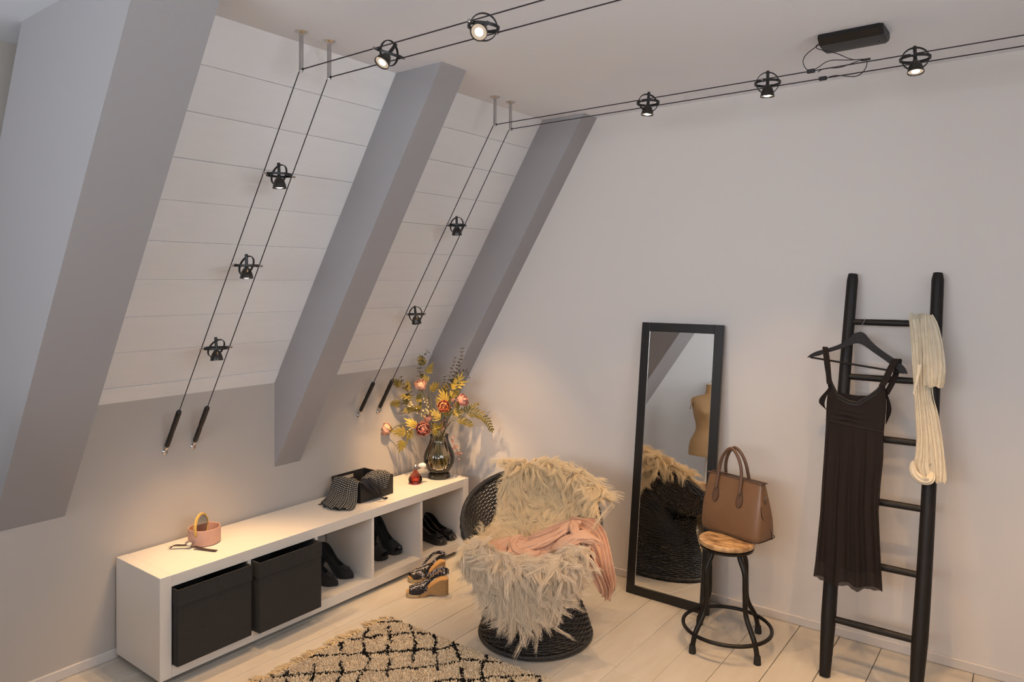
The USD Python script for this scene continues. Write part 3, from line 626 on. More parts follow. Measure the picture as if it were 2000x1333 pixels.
for k in range(26):
    a = V[0, 0] * 0 + np.array([0.10 + 0.008 * k, -1.045 - 0.02 * math.sin(k * 0.12) + 0.012 * math.cos(k), TOP + .006]); fr.append(tube([a, a + (rng.uniform(-.01, .01), -0.016, -0.001)], 0.0022, 4))
part(t, 'fringe', fr, 'tray_black', kind='stuff')
for tip, q in (((0.118, -1.062, TOP + .004), 0.03), ((0.095, -1.040, TOP + .006), 0.025)):
    part(t, 'tassel_end', tube([np.array(tip) + (0.03, 0.045, 0.010), np.array(tip) + (0.012, 0.02, 0.004), tip], [0.012, 0.009, 0.002], 8), 'tray_black')
look('veil_black', (0.012, 0.010, 0.012), 0.7)
t = thing('sheer_ribbon', 'dark sheer ribbon knotted and hanging over the front of the black box', 'ribbon', (0.29, -0.85, TOP + .06))
V = draped([[(0.262, -0.925, TOP + .118), (0.274, -0.885, TOP + .124), (0.272, -0.850, TOP + .118)],
            [(0.282, -0.905, TOP + .085), (0.298, -0.868, TOP + .092), (0.291, -0.832, TOP + .085)],
            [(0.288, -0.872, TOP + .050), (0.304, -0.838, TOP + .056), (0.294, -0.805, TOP + .050)],
            [(0.283, -0.838, TOP + .024), (0.294, -0.815, TOP + .026), (0.288, -0.790, TOP + .026)]], 26, 26, 3, 0.005, 12)
part(t, 'bow', sheet(V, 0.002), 'veil_black', smooth=True)
part(t, 'tail', tube(spline([(0.292, -0.825, TOP + .03), (0.305, -0.815, TOP + .012), (0.311, -0.800, TOP + .005), (0.318, -0.780, TOP + .004)], 14), [0.004] * 10 + [0.006, 0.007, 0.006, 0.002], 7), 'veil_black')
part(t, 'cord', tube(spline([(0.295, -0.87, TOP + .06), (0.305, -0.88, TOP + .02), (0.330, -0.850, TOP + .002), (0.322, -0.800, TOP + .003)], 20), 0.0008, 5), 'veil_black')
# ---- scent bottle, vase and flowers on the right end of the shelf
def tinted(name, tint, ior=1.45, glossy=1.0):
    usdkit.material(stage, '/World/Looks/' + name, {'f': ('fresnel', {'IOR': ior}), 't': ('transparent_bsdf', {'color': tint}), 'g': ('glossy_bsdf', {'roughness': 0.03, 'color': (glossy,) * 3}), 'm': ('mix_closure', {})},
                    [('f.fac', 'm.fac'), ('t.BSDF', 'm.closure1'), ('g.BSDF', 'm.closure2')], surface='m.closure')
tinted('scent_glass', (0.80, 0.50, 0.42)); tinted('vase_glass', (0.84, 0.82, 0.76)); tinted('vase_foot_glass', (0.36, 0.35, 0.31)); tinted('vase_water', (0.86, 0.83, 0.62), 1.06)
tinted('scent_liquid', (0.85, 0.45, 0.36), 1.05)
look('bulb_cream', (0.83, 0.76, 0.66), 0.6)
ac = np.array([0.226, -0.479, TOP])
t = thing('scent_bottle', 'red glass scent atomiser with a cream squeeze bulb', 'perfume bottle', ac)
z = np.linspace(0.004, 0.080, 60); r = np.interp(z, [0, 0.008, 0.022, 0.035, 0.05, 0.065, 0.08], [0.028, 0.036, 0.040, 0.036, 0.025, 0.014, 0.0085])
from scipy.ndimage import gaussian_filter1d
r = gaussian_filter1d(r, 3) + 0.0009 * np.sin(z * 2 * PI / 0.0052)
part(t, 'bottle', lathe([(0, 0), (0.026, 0)] + list(zip(r, z)) + [(0.008, 0.082), (0, 0.082)], ac, segs=40), 'scent_glass', smooth=50)
r2 = np.maximum(gaussian_filter1d(np.interp(z, [0, 0.008, 0.022, 0.03], [0.024, 0.031, 0.034, 0.0325]), 3), 0.004); k = z < 0.03
part(t, 'perfume', lathe([(0, 0.004), (0.022, 0.004)] + list(zip(r2[k], z[k])) + [(0, 0.03)], ac, segs=30), 'scent_liquid', smooth=50)
part(t, 'collar', lathe([(0, 0.080), (0.0098, 0.080), (0.0098, 0.094), (0.0075, 0.097), (0.0065, 0.104), (0.0035, 0.107), (0.003, 0.116), (0, 0.117)], ac, segs=20), 'chrome')
part(t, 'nozzle', tube([ac + (0, 0, 0.100), ac + (0.015, 0.015, 0.102)], 0.003, 8), 'chrome')
bc = ac + (0.028, 0.030, 0.100)
part(t, 'squeeze_bulb', lathe([(0, -0.024), (0.006, -0.022), (0.012, -0.014), (0.0155, -0.002), (0.0150, 0.008), (0.011, 0.016), (0.005, 0.020), (0, 0.0205)], bc, unit((0.66, 0.70, -0.08)), 24), 'bulb_cream', smooth=60)
# vase
vc = np.array([0.247, -0.301, TOP])
VP = [(0.000, 0.0), (0.060, 0.0), (0.0655, 0.004), (0.066, 0.020), (0.060, 0.026), (0.055, 0.030), (0.064, 0.043), (0.080, 0.070), (0.0905, 0.100), (0.0915, 0.120), (0.086, 0.146), (0.074, 0.175), (0.061, 0.203), (0.0545, 0.225), (0.053, 0.240), (0.056, 0.252)]
pr = np.array(VP); zz = np.linspace(0.030, 0.252, 48)
def fluted(prof, c, segs=96, n=24, amp=0.010):
    m = lathe(prof, c, segs=segs); v = np.array(m.vertices) - c; ph = np.arctan2(v[:, 1], v[:, 0]); k = 1 + amp * np.cos(n * ph); v[:, :2] *= k[:, None]; m.vertices = v + c; return m
from scipy.interpolate import PchipInterpolator
rr = PchipInterpolator(pr[5:, 1], pr[5:, 0])(zz)
t = thing('glass_vase', 'fluted smoky glass vase holding water and the bouquet', 'vase', vc)
part(t, 'body', fluted(list(zip(rr, zz)) + list(zip(rr[::-1] - 0.003, zz[::-1])), vc), 'vase_glass', smooth=50)
part(t, 'foot', lathe([(0, 0), (0.060, 0.0), (0.0655, 0.004), (0.066, 0.020), (0.060, 0.026), (0.0545, 0.0302), (0, 0.0302)], vc, segs=48), 'vase_foot_glass', smooth=40)
zw = np.linspace(0.033, 0.106, 20); rw = PchipInterpolator(pr[5:, 1], pr[5:, 0])(zw) - 0.005
part(t, 'water', lathe([(0, 0.033)] + list(zip(rw, zw)) + [(0, 0.106)], vc, segs=48), 'vase_water', smooth=40)

look('stem_green', (0.13, 0.13, 0.035), 0.6)
look('stem_brown', (0.14, 0.085, 0.04), 0.7)
def leafy(name, c, c2, tr=0.35): look(name, c, 0.55, color2=c2, scale=30, trans=tr, rand=0.25)
leafy('leaf_gold', (0.54, 0.40, 0.07), (0.38, 0.28, 0.05)); leafy('leaf_olive', (0.36, 0.27, 0.055), (0.24, 0.185, 0.04)); leafy('leaf_grey', (0.115, 0.105, 0.065), (0.07, 0.065, 0.045))
leafy('petal_peach', (0.90, 0.60, 0.42), (0.82, 0.45, 0.33)); leafy('petal_orange', (0.90, 0.45, 0.25), (0.82, 0.34, 0.19)); leafy('petal_rose', (0.80, 0.44, 0.36), (0.66, 0.28, 0.25)); leafy('petal_pale', (0.90, 0.66, 0.50), (0.84, 0.52, 0.44))
leafy('petal_white', (0.78, 0.70, 0.48), (0.66, 0.56, 0.34)); leafy('petal_pink', (0.78, 0.48, 0.38), (0.66, 0.34, 0.30)); leafy('petal_heart', (0.45, 0.13, 0.10), (0.34, 0.08, 0.07))
NECK = vc + (0, 0, 0.235)
def stem_path(tip, bow, seed, n=26, low=None):
    """from the bottom of the vase, through its neck, to the tip"""
    g = np.random.default_rng(seed); a = g.uniform(0, 6.28); tip = np.array(tip, float)
    d = tip - NECK; az = math.atan2(d[1], d[0])
    nk = NECK + (0.030 * math.cos(az) * min(1, np.hypot(*d[:2]) / 0.15), 0.030 * math.sin(az) * min(1, np.hypot(*d[:2]) / 0.15), 0.01)
    bt = vc + (-0.042 * math.cos(az + g.uniform(-.6, .6)), -0.042 * math.sin(az + g.uniform(-.6, .6)), 0.046)
    mid = (nk + tip) / 2 + (0, 0, bow * np.linalg.norm(d))
    return spline([bt, (bt + nk) / 2, nk, mid, tip], n)
def petal(c, axis, az, tilt, ln, wd, cup, seed, n=7, m=7):
    """A cupped petal: starts at c, leans from the axis by tilt towards azimuth az."""
    axis = unit(axis); a, b = frame_at(axis); out = math.cos(az) * a + math.sin(az) * b; sd = np.cross(axis, out)
    g = np.random.default_rng(seed); v = np.linspace(0, 1, n)[:, None]; u = np.linspace(-1, 1, m)[None]
    ang = tilt * (1 - 0.25 * v) - cup * v ** 2
    rad = np.cumsum(np.sin(ang) * np.r_[0, np.ones(n - 1)][:, None], 0) * ln / (n - 1); hgt = np.cumsum(np.cos(ang) * np.r_[0, np.ones(n - 1)][:, None], 0) * ln / (n - 1)
    w = wd * (0.25 + 0.75 * np.sin(np.clip(v * 1.25 + 0.12, 0, 1.37) * PI / 2 * 1.0)) * np.sqrt(np.clip(1 - np.clip((v - 0.78) / 0.36, 0, 1) ** 2, 0, 1))
    x = u * w; curl = 0.35 * (u ** 2) * w
    wob = 0.07 * ln * np.sin(u * 4 + g.uniform(0, 6)) * v
    P = np.array(c) + out * (rad - curl * 0.9 + 0.0)[..., None] + axis * (hgt + curl * 0.2 + wob)[..., None] + sd * (x * np.ones_like(v))[..., None]
    return sheet(P, 0.0008)
def peony(label, c, axis, r, pal, heart, seed, bow=0.12, stempath=None):
    c = np.array(c, float); axis = unit(axis); g = np.random.default_rng(seed)
    t = thing('peony', label, 'flower', c, None)
    base = c - axis * r * 0.55
    sp = stem_path(base, bow, seed); part(t, 'stem', tube(sp, 0.0022, 6), 'stem_green')
    part(t, 'sepals', [petal(base - axis * 0.003, axis, k * 1.2566, 1.25, r * 0.7, r * 0.28, 0.3, k) for k in range(5)], 'leaf_olive', smooth=True)
    for k in range(7): part(t, 'petal', petal(base, axis, k * 0.8976 + g.uniform(-.2, .2), 1.15 + g.uniform(-.12, .1), r * 1.45, r * 0.62, 0.95, seed * 9 + k), pal, smooth=True)
    for k in range(7): part(t, 'petal', petal(base, axis, k * 0.8976 + 0.4 + g.uniform(-.2, .2), 0.80 + g.uniform(-.1, .1), r * 1.40, r * 0.55, 1.0, seed * 9 + k + 20), pal, smooth=True)
    part(t, 'inner_petals', [petal(base + axis * r * 0.15, axis, g.uniform(0, 6.28), g.uniform(0.25, 0.6), r * g.uniform(0.95, 1.15), r * g.uniform(0.28, 0.42), 0.9, seed * 9 + k + 50) for k in range(18)], pal, smooth=True)
    part(t, 'heart', [petal(base + axis * r * 0.25, axis, g.uniform(0, 6.28), g.uniform(0.05, 0.35), r * g.uniform(0.75, 0.95), r * 0.22, 0.6, seed * 9 + k + 80) for k in range(12)], heart, smooth=True)
TC = unit((0.72, -0.62, 0.22))     # roughly towards the middle of the room
peony('pale peach peony near the top of the bouquet', (0.172, -0.378, 0.968), (0.25, -0.40, 0.75), 0.047, 'petal_pale', 'petal_peach', 3)
peony('orange peony in the middle of the bouquet', (0.300, -0.322, 0.853), TC, 0.047, 'petal_orange', 'petal_orange', 4)
peony('dusty pink peony low above the vase rim', (0.214, -0.404, 0.722), unit((0.66, -0.66, 0.25)), 0.053, 'petal_rose', 'petal_heart', 5, bow=0.05)
peony('peach peony facing sideways at the far left of the bouquet', (0.020, -0.500, 0.714), unit((-0.55, -0.75, 0.12)), 0.045, 'petal_peach', 'petal_peach', 6, bow=0.2)
peony('dull rose peony at the right back of the bouquet', (0.365, -0.235, 0.882), unit((0.6, 0.25, 0.5)), 0.046, 'petal_rose', 'petal_peach', 7)
peony('small pink peony bud just above the dusty pink peony', (0.215, -0.36, 0.775), unit((0.3, -0.5, 0.8)), 0.030, 'petal_pink', 'petal_pink', 8, bow=0.05)
def lobe(base, d, nrm, ln, wd):
    """A slender leaflet."""
    d = unit(d); s = unit(np.cross(nrm, d)); nrm = np.cross(d, s); q = np.linspace(0, 1, 6)
    w = wd * np.sin(np.clip(q * 0.93 + 0.05, 0, 1) * PI) ** 0.8
    V = np.stack([np.array(base) + d * (x * ln) + nrm * (-0.18 * ln * x * x) + s * (k * y) + nrm * (abs(k) * 0.25 * y) for x, y in zip(q, w) for k in (-1, 0, 1)]).reshape(6, 3, 3)
    return sheet(V, 0.0006)
def palm_leaf(base, d, nrm, ln, n, g):
    """A divided leaf with finger-like lobes on a short stalk."""
    out = []; d = unit(d); s = unit(np.cross(nrm, d))
    for k in range(n):
        f = (k / (n - 1) - 0.5) * 2; a = f * 0.95
        out.append(lobe(np.array(base) + d * (0.10 * ln + 0.30 * ln * (1 - abs(f))), d * math.cos(a) + s * math.sin(a), nrm, ln * (0.85 - 0.30 * abs(f)) * g.uniform(.85, 1.1), ln * 0.085))
    return out
def foliage(label, tip, mat, seed, spots, ln=0.075, lobes=7, bow=0.12, face=None):
    t = thing('foliage_stem', label, 'foliage', tip, None); g = np.random.default_rng(seed)
    sp = stem_path(tip, bow, seed); part(t, 'stem', tube(sp, 0.0016, 5), 'stem_green')
    tan = np.gradient(sp, axis=0)
    for (k, sd) in spots:
        i = int(k * (len(sp) - 1)); b = sp[i]; d = unit(tan[i]); side = unit(np.cross(d, face if face is not None else TC)) * sd
        dd = unit(d * (0.75 if abs(sd) < 2 else 1) + side * 0.8 + g.normal(0, .12, 3)) if sd else d
        nr = unit((np.array(face) if face is not None else TC) + g.normal(0, .35, 3))
        part(t, 'leaf', palm_leaf(b, dd, nr, ln * g.uniform(.85, 1.15), lobes, g), mat, smooth=True)
ALT = [(0.62, 1), (0.70, -1), (0.78, 1), (0.86, -1), (0.93, 1), (1.0, 0)]
foliage('olive leafy stem rising left of the pale peony', (0.150, -0.33, 1.080), 'leaf_olive', 21, ALT[2:], 0.070)
foliage('yellow-green leafy stem at the upper left of the bouquet', (0.075, -0.44, 0.965), 'leaf_olive', 22, ALT[1:], 0.065)
foliage('olive leafy stem at the middle left of the bouquet', (0.060, -0.43, 0.860), 'leaf_olive', 23, ALT[2:], 0.065, bow=0.2)
foliage('bright yellow-green leaf spray in the centre top of the bouquet', (0.315, -0.27, 0.945), 'leaf_gold', 24, ALT[3:], 0.070)
foliage('single yellow-green leaf standing above the rose peony', (0.345, -0.25, 0.985), 'leaf_gold', 25, [(0.96, 0.6), (1.0, 0)], 0.065, 5)
foliage('golden leaf spray drooping left above the shelf', (0.098, -0.445, 0.655), 'leaf_gold', 26, ALT[2:], 0.075, bow=0.30)
foliage('golden leaf spray low at the middle of the bouquet', (0.262, -0.335, 0.720), 'leaf_gold', 27, ALT[3:], 0.055, bow=0.1)
foliage('olive leaf spray tucked behind the orange peony', (0.250, -0.26, 0.900), 'leaf_olive', 28, ALT[1:], 0.075)
foliage('gold leaf spray between the rose and the orange peony', (0.325, -0.255, 0.835), 'leaf_gold', 29, ALT[3:], 0.06)
def frond(label, path, mat, seed, n=11, ln=0.05, tips=None):
    t = thing('fern_frond', label, 'fern', path[-1], None); g = np.random.default_rng(seed)
    sp = np.vstack([stem_path(path[0], 0.1, seed)[:-1], spline(path, 30)]); part(t, 'stem', tube(sp, 0.0014, 5), 'stem_green')
    q = spline(path, 60); tan = np.gradient(q, axis=0)
    out = []
    for k in range(n):
        i = int((0.25 + 0.74 * k / (n - 1)) * 59); d = unit(tan[i]); sd = unit(np.cross(d, TC)); f = 1 - 0.5 * (k / (n - 1))
        for s in (-1, 1): part(t, 'leaflet', lobe(q[i], d * 0.75 + sd * s * 0.75, TC + g.normal(0, .3, 3), ln * f * g.uniform(.85, 1.1), 0.0052), mat, smooth=True)
    part(t, 'leaflet', lobe(q[-1], tan[-1], TC, ln * 0.5, 0.005), mat, smooth=True)
frond('fern frond arching far right of the bouquet, drooping at its end', [(0.345, -0.25, 0.790), (0.405, -0.20, 0.812), (0.455, -0.16, 0.795), (0.485, -0.14, 0.760), (0.505, -0.128, 0.715)], 'leaf_olive', 31, 12, 0.05)
frond('fern frond reaching right, straight and upper', [(0.335, -0.25, 0.800), (0.385, -0.215, 0.835), (0.435, -0.175, 0.862)], 'leaf_olive', 32, 7, 0.028)
frond('short fern frond at the right just under the arching one', [(0.325, -0.27, 0.765), (0.36, -0.235, 0.768), (0.405, -0.20, 0.742)], 'leaf_olive', 33, 7, 0.042)
def eucalyptus(label, path, seed, n=9, r=0.010, mat='leaf_grey'):
    t = thing('eucalyptus_sprig', label, 'eucalyptus', path[-1], None); g = np.random.default_rng(seed)
    sp = np.vstack([stem_path(path[0], 0.05, seed)[:-1], spline(path, 24)]); part(t, 'stem', tube(sp, 0.0011, 5), 'stem_brown')
    q = spline(path, 50); tan = np.gradient(q, axis=0)
    for k in range(n):
        i = int((0.15 + 0.85 * k / (n - 1)) * 49); d = unit(tan[i]); a, b = frame_at(d); ph = k * 1.57
        for s in (0, PI):
            o = math.cos(ph + s) * a + math.sin(ph + s) * b; rr_ = r * (1 - 0.45 * k / n) * g.uniform(.85, 1.15)
            part(t, 'leaf', lobe(q[i], o + d * 0.35, d + g.normal(0, .3, 3), rr_ * 2.3, rr_ * 0.8), mat, smooth=True)
eucalyptus('grey eucalyptus sprig standing tallest at the top right', [(0.300, -0.27, 0.93), (0.325, -0.255, 1.02), (0.350, -0.24, 1.10), (0.366, -0.232, 1.19)], 41, 12, 0.013)
eucalyptus('grey eucalyptus sprig beside the tallest one, a little lower', [(0.285, -0.28, 0.93), (0.300, -0.27, 1.02), (0.320, -0.26, 1.09), (0.328, -0.25, 1.135)], 42, 9, 0.011)
eucalyptus('dark eucalyptus sprig at the top left against the roof boards', [(0.165, -0.36, 1.0), (0.162, -0.375, 1.08), (0.178, -0.37, 1.13), (0.205, -0.355, 1.172)], 43, 8, 0.012)
eucalyptus('thin eucalyptus sprig hanging at the right against the beam', [(0.310, -0.26, 0.98), (0.345, -0.24, 1.05), (0.380, -0.22, 1.06), (0.402, -0.21, 1.02)], 44, 8, 0.009)
eucalyptus('eucalyptus sprig with pale leaves left of the pale peony', [(0.125, -0.40, 0.88), (0.105, -0.42, 0.94), (0.090, -0.44, 0.985), (0.078, -0.45, 1.02)], 45, 7, 0.013)
eucalyptus('eucalyptus sprig in the gap above the orange peony', [(0.262, -0.29, 0.90), (0.268, -0.285, 0.97), (0.272, -0.28, 1.02)], 46, 7, 0.011)
def blossom(label, tip, mat, seed, clusters, bow=0.1, path=None, r=0.011):
    t = thing('blossom_twig', label, 'blossom', tip, None); g = np.random.default_rng(seed)
    sp = stem_path(tip, bow, seed) if path is None else np.vstack([stem_path(path[0], 0.05, seed)[:-1], spline(path, 24)])
    part(t, 'twig', tube(sp, 0.0012, 5), 'stem_brown')
    for k in clusters:
        c = sp[int(k * (len(sp) - 1))]
        for j in range(4):
            cc = c + g.normal(0, r * 0.8, 3); ax = unit(TC + g.normal(0, .5, 3))
            part(t, 'flower', [petal(cc, ax, q * 1.2566, 0.95, r, r * 0.55, 0.5, seed + q) for q in range(5)], mat, smooth=True)
    part(t, 'buds', [ball(sp[int(q * (len(sp) - 1))] + g.normal(0, 0.006, 3), 0.0045, 1) for q in np.linspace(0.7, 1.0, 8)], mat, kind='stuff')
blossom('pink blossom twig right of the centre, above the rim', (0.300, -0.30, 0.765), 'petal_pink', 51, (0.90, 0.97), r=0.013)
blossom('pink blossom twig hanging down beside the vase', (0.372, -0.265, 0.545), 'petal_pink', 52, (0.72, 0.82, 0.93), path=[(0.298, -0.305, 0.700), (0.330, -0.29, 0.665), (0.355, -0.275, 0.610), (0.372, -0.265, 0.545)], r=0.011)
blossom('pink blossom before the rose peony at the right', (0.352, -0.275, 0.890), 'petal_pink', 53, (0.99,), r=0.012)
blossom('cream blossom sprig at the left of the bouquet', (0.118, -0.42, 0.862), 'petal_white', 54, (0.97, 1.0), r=0.012)
blossom('cream blossom nodding above the pink bud', (0.205, -0.375, 0.815), 'petal_white', 55, (0.96, 1.0), r=0.012)
blossom('cream round bud low at the left, near the vase', (0.130, -0.44, 0.690), 'petal_white', 56, (0.99,), bow=0.25, r=0.010)
blossom('tiny cream buds left of the orange peony', (0.185, -0.36, 0.890), 'petal_white', 57, (0.99,), r=0.008)
# ------------------------------------------------------------------ rug
look('rug_cream', (0.66, 0.54, 0.38), 0.95, spec=0.1)
look('rug_black', (0.014, 0.012, 0.011), 0.95, spec=0.1)
look('rug_fringe', (0.58, 0.45, 0.28), 0.95, spec=0.1)
RX0, RX1, RY0, RY1 = 0.690, 2.20, -2.25, -1.112
t = thing('rug', 'cream shaggy rug with a broken black diamond lattice and fringed end', 'rug', ((RX0 + RX1) / 2, (RY0 + RY1) / 2, 0))
part(t, 'backing', box((RX0, RY0, 0.0), (RX1, RY1, 0.011), 0.004), 'rug_cream')
g6 = np.random.default_rng(61); st = 0.0058
X, Y = np.meshgrid(np.arange(RX0, RX1, st), np.arange(RY0, RY1, st)); X = X.ravel() + g6.uniform(-.4, .4, X.size) * st; Y = Y.ravel() + g6.uniform(-.4, .4, X.size) * st
p3 = np.stack([X, Y, 0 * X], 1)
wob = (meshkit.noise(p3 * 9, 1) - .5) * 0.055 + (meshkit.noise(p3 * 30, 2) - .5) * 0.022; wob2 = (meshkit.noise(p3 * 9, 3) - .5) * 0.06 + (meshkit.noise(p3 * 30, 4) - .5) * 0.022
s_ = ((X + Y + 0.42 + wob) / 0.137 + .5) % 1 - .5; d_ = ((X - Y - 2.053 + wob2) / 0.192 + .5) % 1 - .5
gap = meshkit.noise(p3 * 14, 5)
blk = ((np.abs(s_) * 0.137 < 0.0085 + 0.006 * (meshkit.noise(p3 * 40, 6) - .5)) & (gap > 0.30)) | ((np.abs(d_) * 0.192 < 0.0085 + 0.006 * (meshkit.noise(p3 * 40, 7) - .5)) & (meshkit.noise(p3 * 14, 8) > 0.22))
hgt = 0.013 + 0.004 * meshkit.noise(p3 * 25, 9); lean = g6.normal(0, 0.0040, (X.size, 2))
root = np.stack([X, Y, np.full(X.size, 0.009)], 1); tip = root + np.stack([lean[:, 0], lean[:, 1], hgt], 1); mid = (root + tip) / 2 + np.stack([-lean[:, 1] * .3, lean[:, 0] * .3, hgt * .1], 1)
T = np.stack([root, mid, tip], 1)
for nm, msk, mt in (('pile', ~blk, 'rug_cream'), ('lattice_pile', blk, 'rug_black')):
    curves(t, nm, list(T[msk]), np.tile([0.0054, 0.0062, 0.0042], int(msk.sum())), mt, kind='stuff', label='black lattice pile' if nm != 'pile' else None)
fr = []
for side, xe in ((-1, RX0 + 0.004), (1, RX1 - 0.004)):
    for y in np.arange(RY0 + 0.006, RY1 - 0.004, 0.0125):
        ang = g6.normal(0, 0.30); ln = g6.uniform(0.065, 0.098)
        for k in range(8):
            a = ang + g6.normal(0, 0.10); b = np.array([xe, y + g6.uniform(-.005, .005), 0.012 + g6.uniform(-.004, .004)]); d = np.array([side * math.cos(a), math.sin(a), 0]); l = ln * g6.uniform(.8, 1.05); hp = g6.uniform(0.001, 0.009)
            fr.append(np.array([b, b + d * l * .3 + (0, 0, hp), b + d * l * .65 + (0, 0, hp * .3 - .004), b + d * l + (0, g6.normal(0, .006), -0.0085)]))
curves(t, 'fringe', fr, np.tile([0.0034, 0.0034, 0.0030, 0.0020], len(fr)), 'rug_fringe', kind='stuff', label='long cream fringe')

# ------------------------------------------------------------------ wicker chair
look('wicker_black', (0.020, 0.015, 0.012), 0.42, vary=0.3, scale=60, coat=0.15)
CB = np.array([1.294, -0.798, 0.0])
TILT = 0.4726; FD = np.array([0.575, -0.818, 0.0])
BN = np.array([math.sin(TILT) * FD[0], math.sin(TILT) * FD[1], math.cos(TILT)]); BC = np.array([1.278, -0.809, 0.526]); BR = 0.305
EF = np.array([math.cos(TILT) * FD[0], math.cos(TILT) * FD[1], -math.sin(TILT)]); ER = np.array([0.818, 0.575, 0.0])
def dep(r): return 0.205 * np.clip(1 - (np.asarray(r) / BR) ** 2.2, 0, 1) ** 0.85
def bowl(a, r, off=0.0):
    """angle a (0 = right, 90 deg = front, down the tilt), radius r in the rim plane"""
    a, r = np.asarray(a, float), np.asarray(r, float)
    return BC + (np.cos(a) * r)[..., None] * ER + (np.sin(a) * r)[..., None] * EF - (dep(r) - off)[..., None] * BN
t = thing('wicker_chair', 'round black wicker bucket chair on a flared base', 'chair', CB)
BZ = [0.0, 0.012, 0.05, 0.12, 0.20, 0.265, 0.31, 0.335]; BRR = [0.246, 0.249, 0.240, 0.214, 0.182, 0.165, 0.166, 0.172]
brad = PchipInterpolator(BZ, BRR)
NS = 46
zz = np.arange(0.034, 0.322, 0.0094); rows = []
for k, z in enumerate(zz):
    a = np.linspace(0, 2 * PI, NS * 4, endpoint=False); r = brad(z) + 0.0042 * np.cos(NS / 2 * a + PI * k)
    rows.append(tube(CB + np.stack([r * np.cos(a), r * np.sin(a), z + 0.0012 * np.sin(3 * a + k)], 1), 0.0046, 6, closed=True))
part(t, 'base_weave', rows, 'wicker_black', smooth=60, kind='stuff')
part(t, 'base_stakes', [tube(CB + np.stack([brad(z) * math.cos(a) + 0 * z, brad(z) * math.sin(a) + 0 * z, z], 1), 0.0034, 6) for a in np.arange(NS) * 2 * PI / NS for z in [np.linspace(0.012, 0.33, 10)]], 'wicker_black', kind='stuff')
def braid(path, r, turns, strands, rs_):
    p = np.asarray(path); n = len(p); tan = np.roll(p, -1, 0) - np.roll(p, 1, 0); tan /= np.linalg.norm(tan, axis=1, keepdims=True)
    c = p.mean(0); A = p - c; A -= tan * (A * tan).sum(1, keepdims=True); A /= np.linalg.norm(A, axis=1, keepdims=True); B = np.cross(tan, A); out = []
    for s in range(strands):
        ph = np.linspace(0, 2 * PI * turns, n, endpoint=False) + 2 * PI * s / strands
        out.append(tube(p + r * (np.cos(ph)[:, None] * A + np.sin(ph)[:, None] * B), rs_, 6, closed=True))
    return out
a = np.linspace(0, 2 * PI, 400, endpoint=False)
part(t, 'base_braid', braid(CB + np.stack([0.246 * np.cos(a), 0.246 * np.sin(a), 0.0155 + 0 * a], 1), 0.0068, 34, 4, 0.0062), 'wicker_black', smooth=60)
NB = 44
_r = np.linspace(0.085, BR - 0.004, 400); _l = np.r_[0, np.cumsum(np.hypot(np.diff(_r), np.diff(dep(_r))))]; rr = np.interp(np.arange(0, _l[-1], 0.0083), _l, _r); rows = []
for k, r in enumerate(rr):
    a = np.linspace(0, 2 * PI, NB * 4, endpoint=False)
    rows.append(tube(bowl(a, np.full(a.size, r), 0.0032 * np.cos(NB / 2 * a + PI * k)), 0.0039, 6, closed=True))
# a few more courses where the shell curls over at the rim
for k, e in enumerate((0.006, 0.015, 0.024)):
    a = np.linspace(0, 2 * PI, NB * 4, endpoint=False); dr = np.cos(a)[:, None] * ER + np.sin(a)[:, None] * EF
    rows.append(tube(BC + dr * (BR + 0.010)  - BN * (e + 0.006) + dr * (0.004 * np.cos(NB / 2 * a + PI * k))[:, None], 0.0044, 6, closed=True))
part(t, 'bowl_weave', rows, 'wicker_black', smooth=60, kind='stuff')
part(t, 'bowl_stakes', [tube(bowl(np.full(14, q), np.linspace(0.10, BR, 14)), 0.0030, 5) for q in np.arange(NB) * 2 * PI / NB], 'wicker_black', kind='stuff')
# behind, the weave runs straight up from the base to the rim
rows = []; bb = np.linspace(-1.75, 1.75, 200); bk = math.atan2(-FD[1], -FD[0])
def apron(b, s):
    ca, sa = np.cos(bk + b), np.sin(bk + b); f = np.cos(np.clip(b * 0.9, -PI / 2, PI / 2)) ** 2
    P0 = CB + np.stack([0.196 * ca, 0.196 * sa, 0.165 + 0 * b], 1); P1 = bowl(1.5 * PI - b * 0.95, 0.150 + 0.150 * f, -0.006)
    return P0 + (P1 - P0) * s + (np.stack([ca, sa, 0 * b], 1)) * (0.020 * math.sin(PI * s) * f)[:, None]
for k, s in enumerate(np.linspace(0.04, 0.98, 40)):
    P_ = apron(bb, s); P_ = P_ + np.stack([np.cos(bk + bb), np.sin(bk + bb), 0 * bb], 1) * (0.004 * np.cos(22 * (bb + 1.75) + PI * k))[:, None]
    rows.append(tube(P_, 0.0046, 6))
part(t, 'back_weave', rows, 'wicker_black', smooth=60, kind='stuff')
a = np.linspace(0, 2 * PI, 480, endpoint=False)
part(t, 'rim_braid', braid(bowl(a, np.full(a.size, BR + 0.002), 0.002), 0.0068, 40, 4, 0.0060), 'wicker_black', smooth=60)

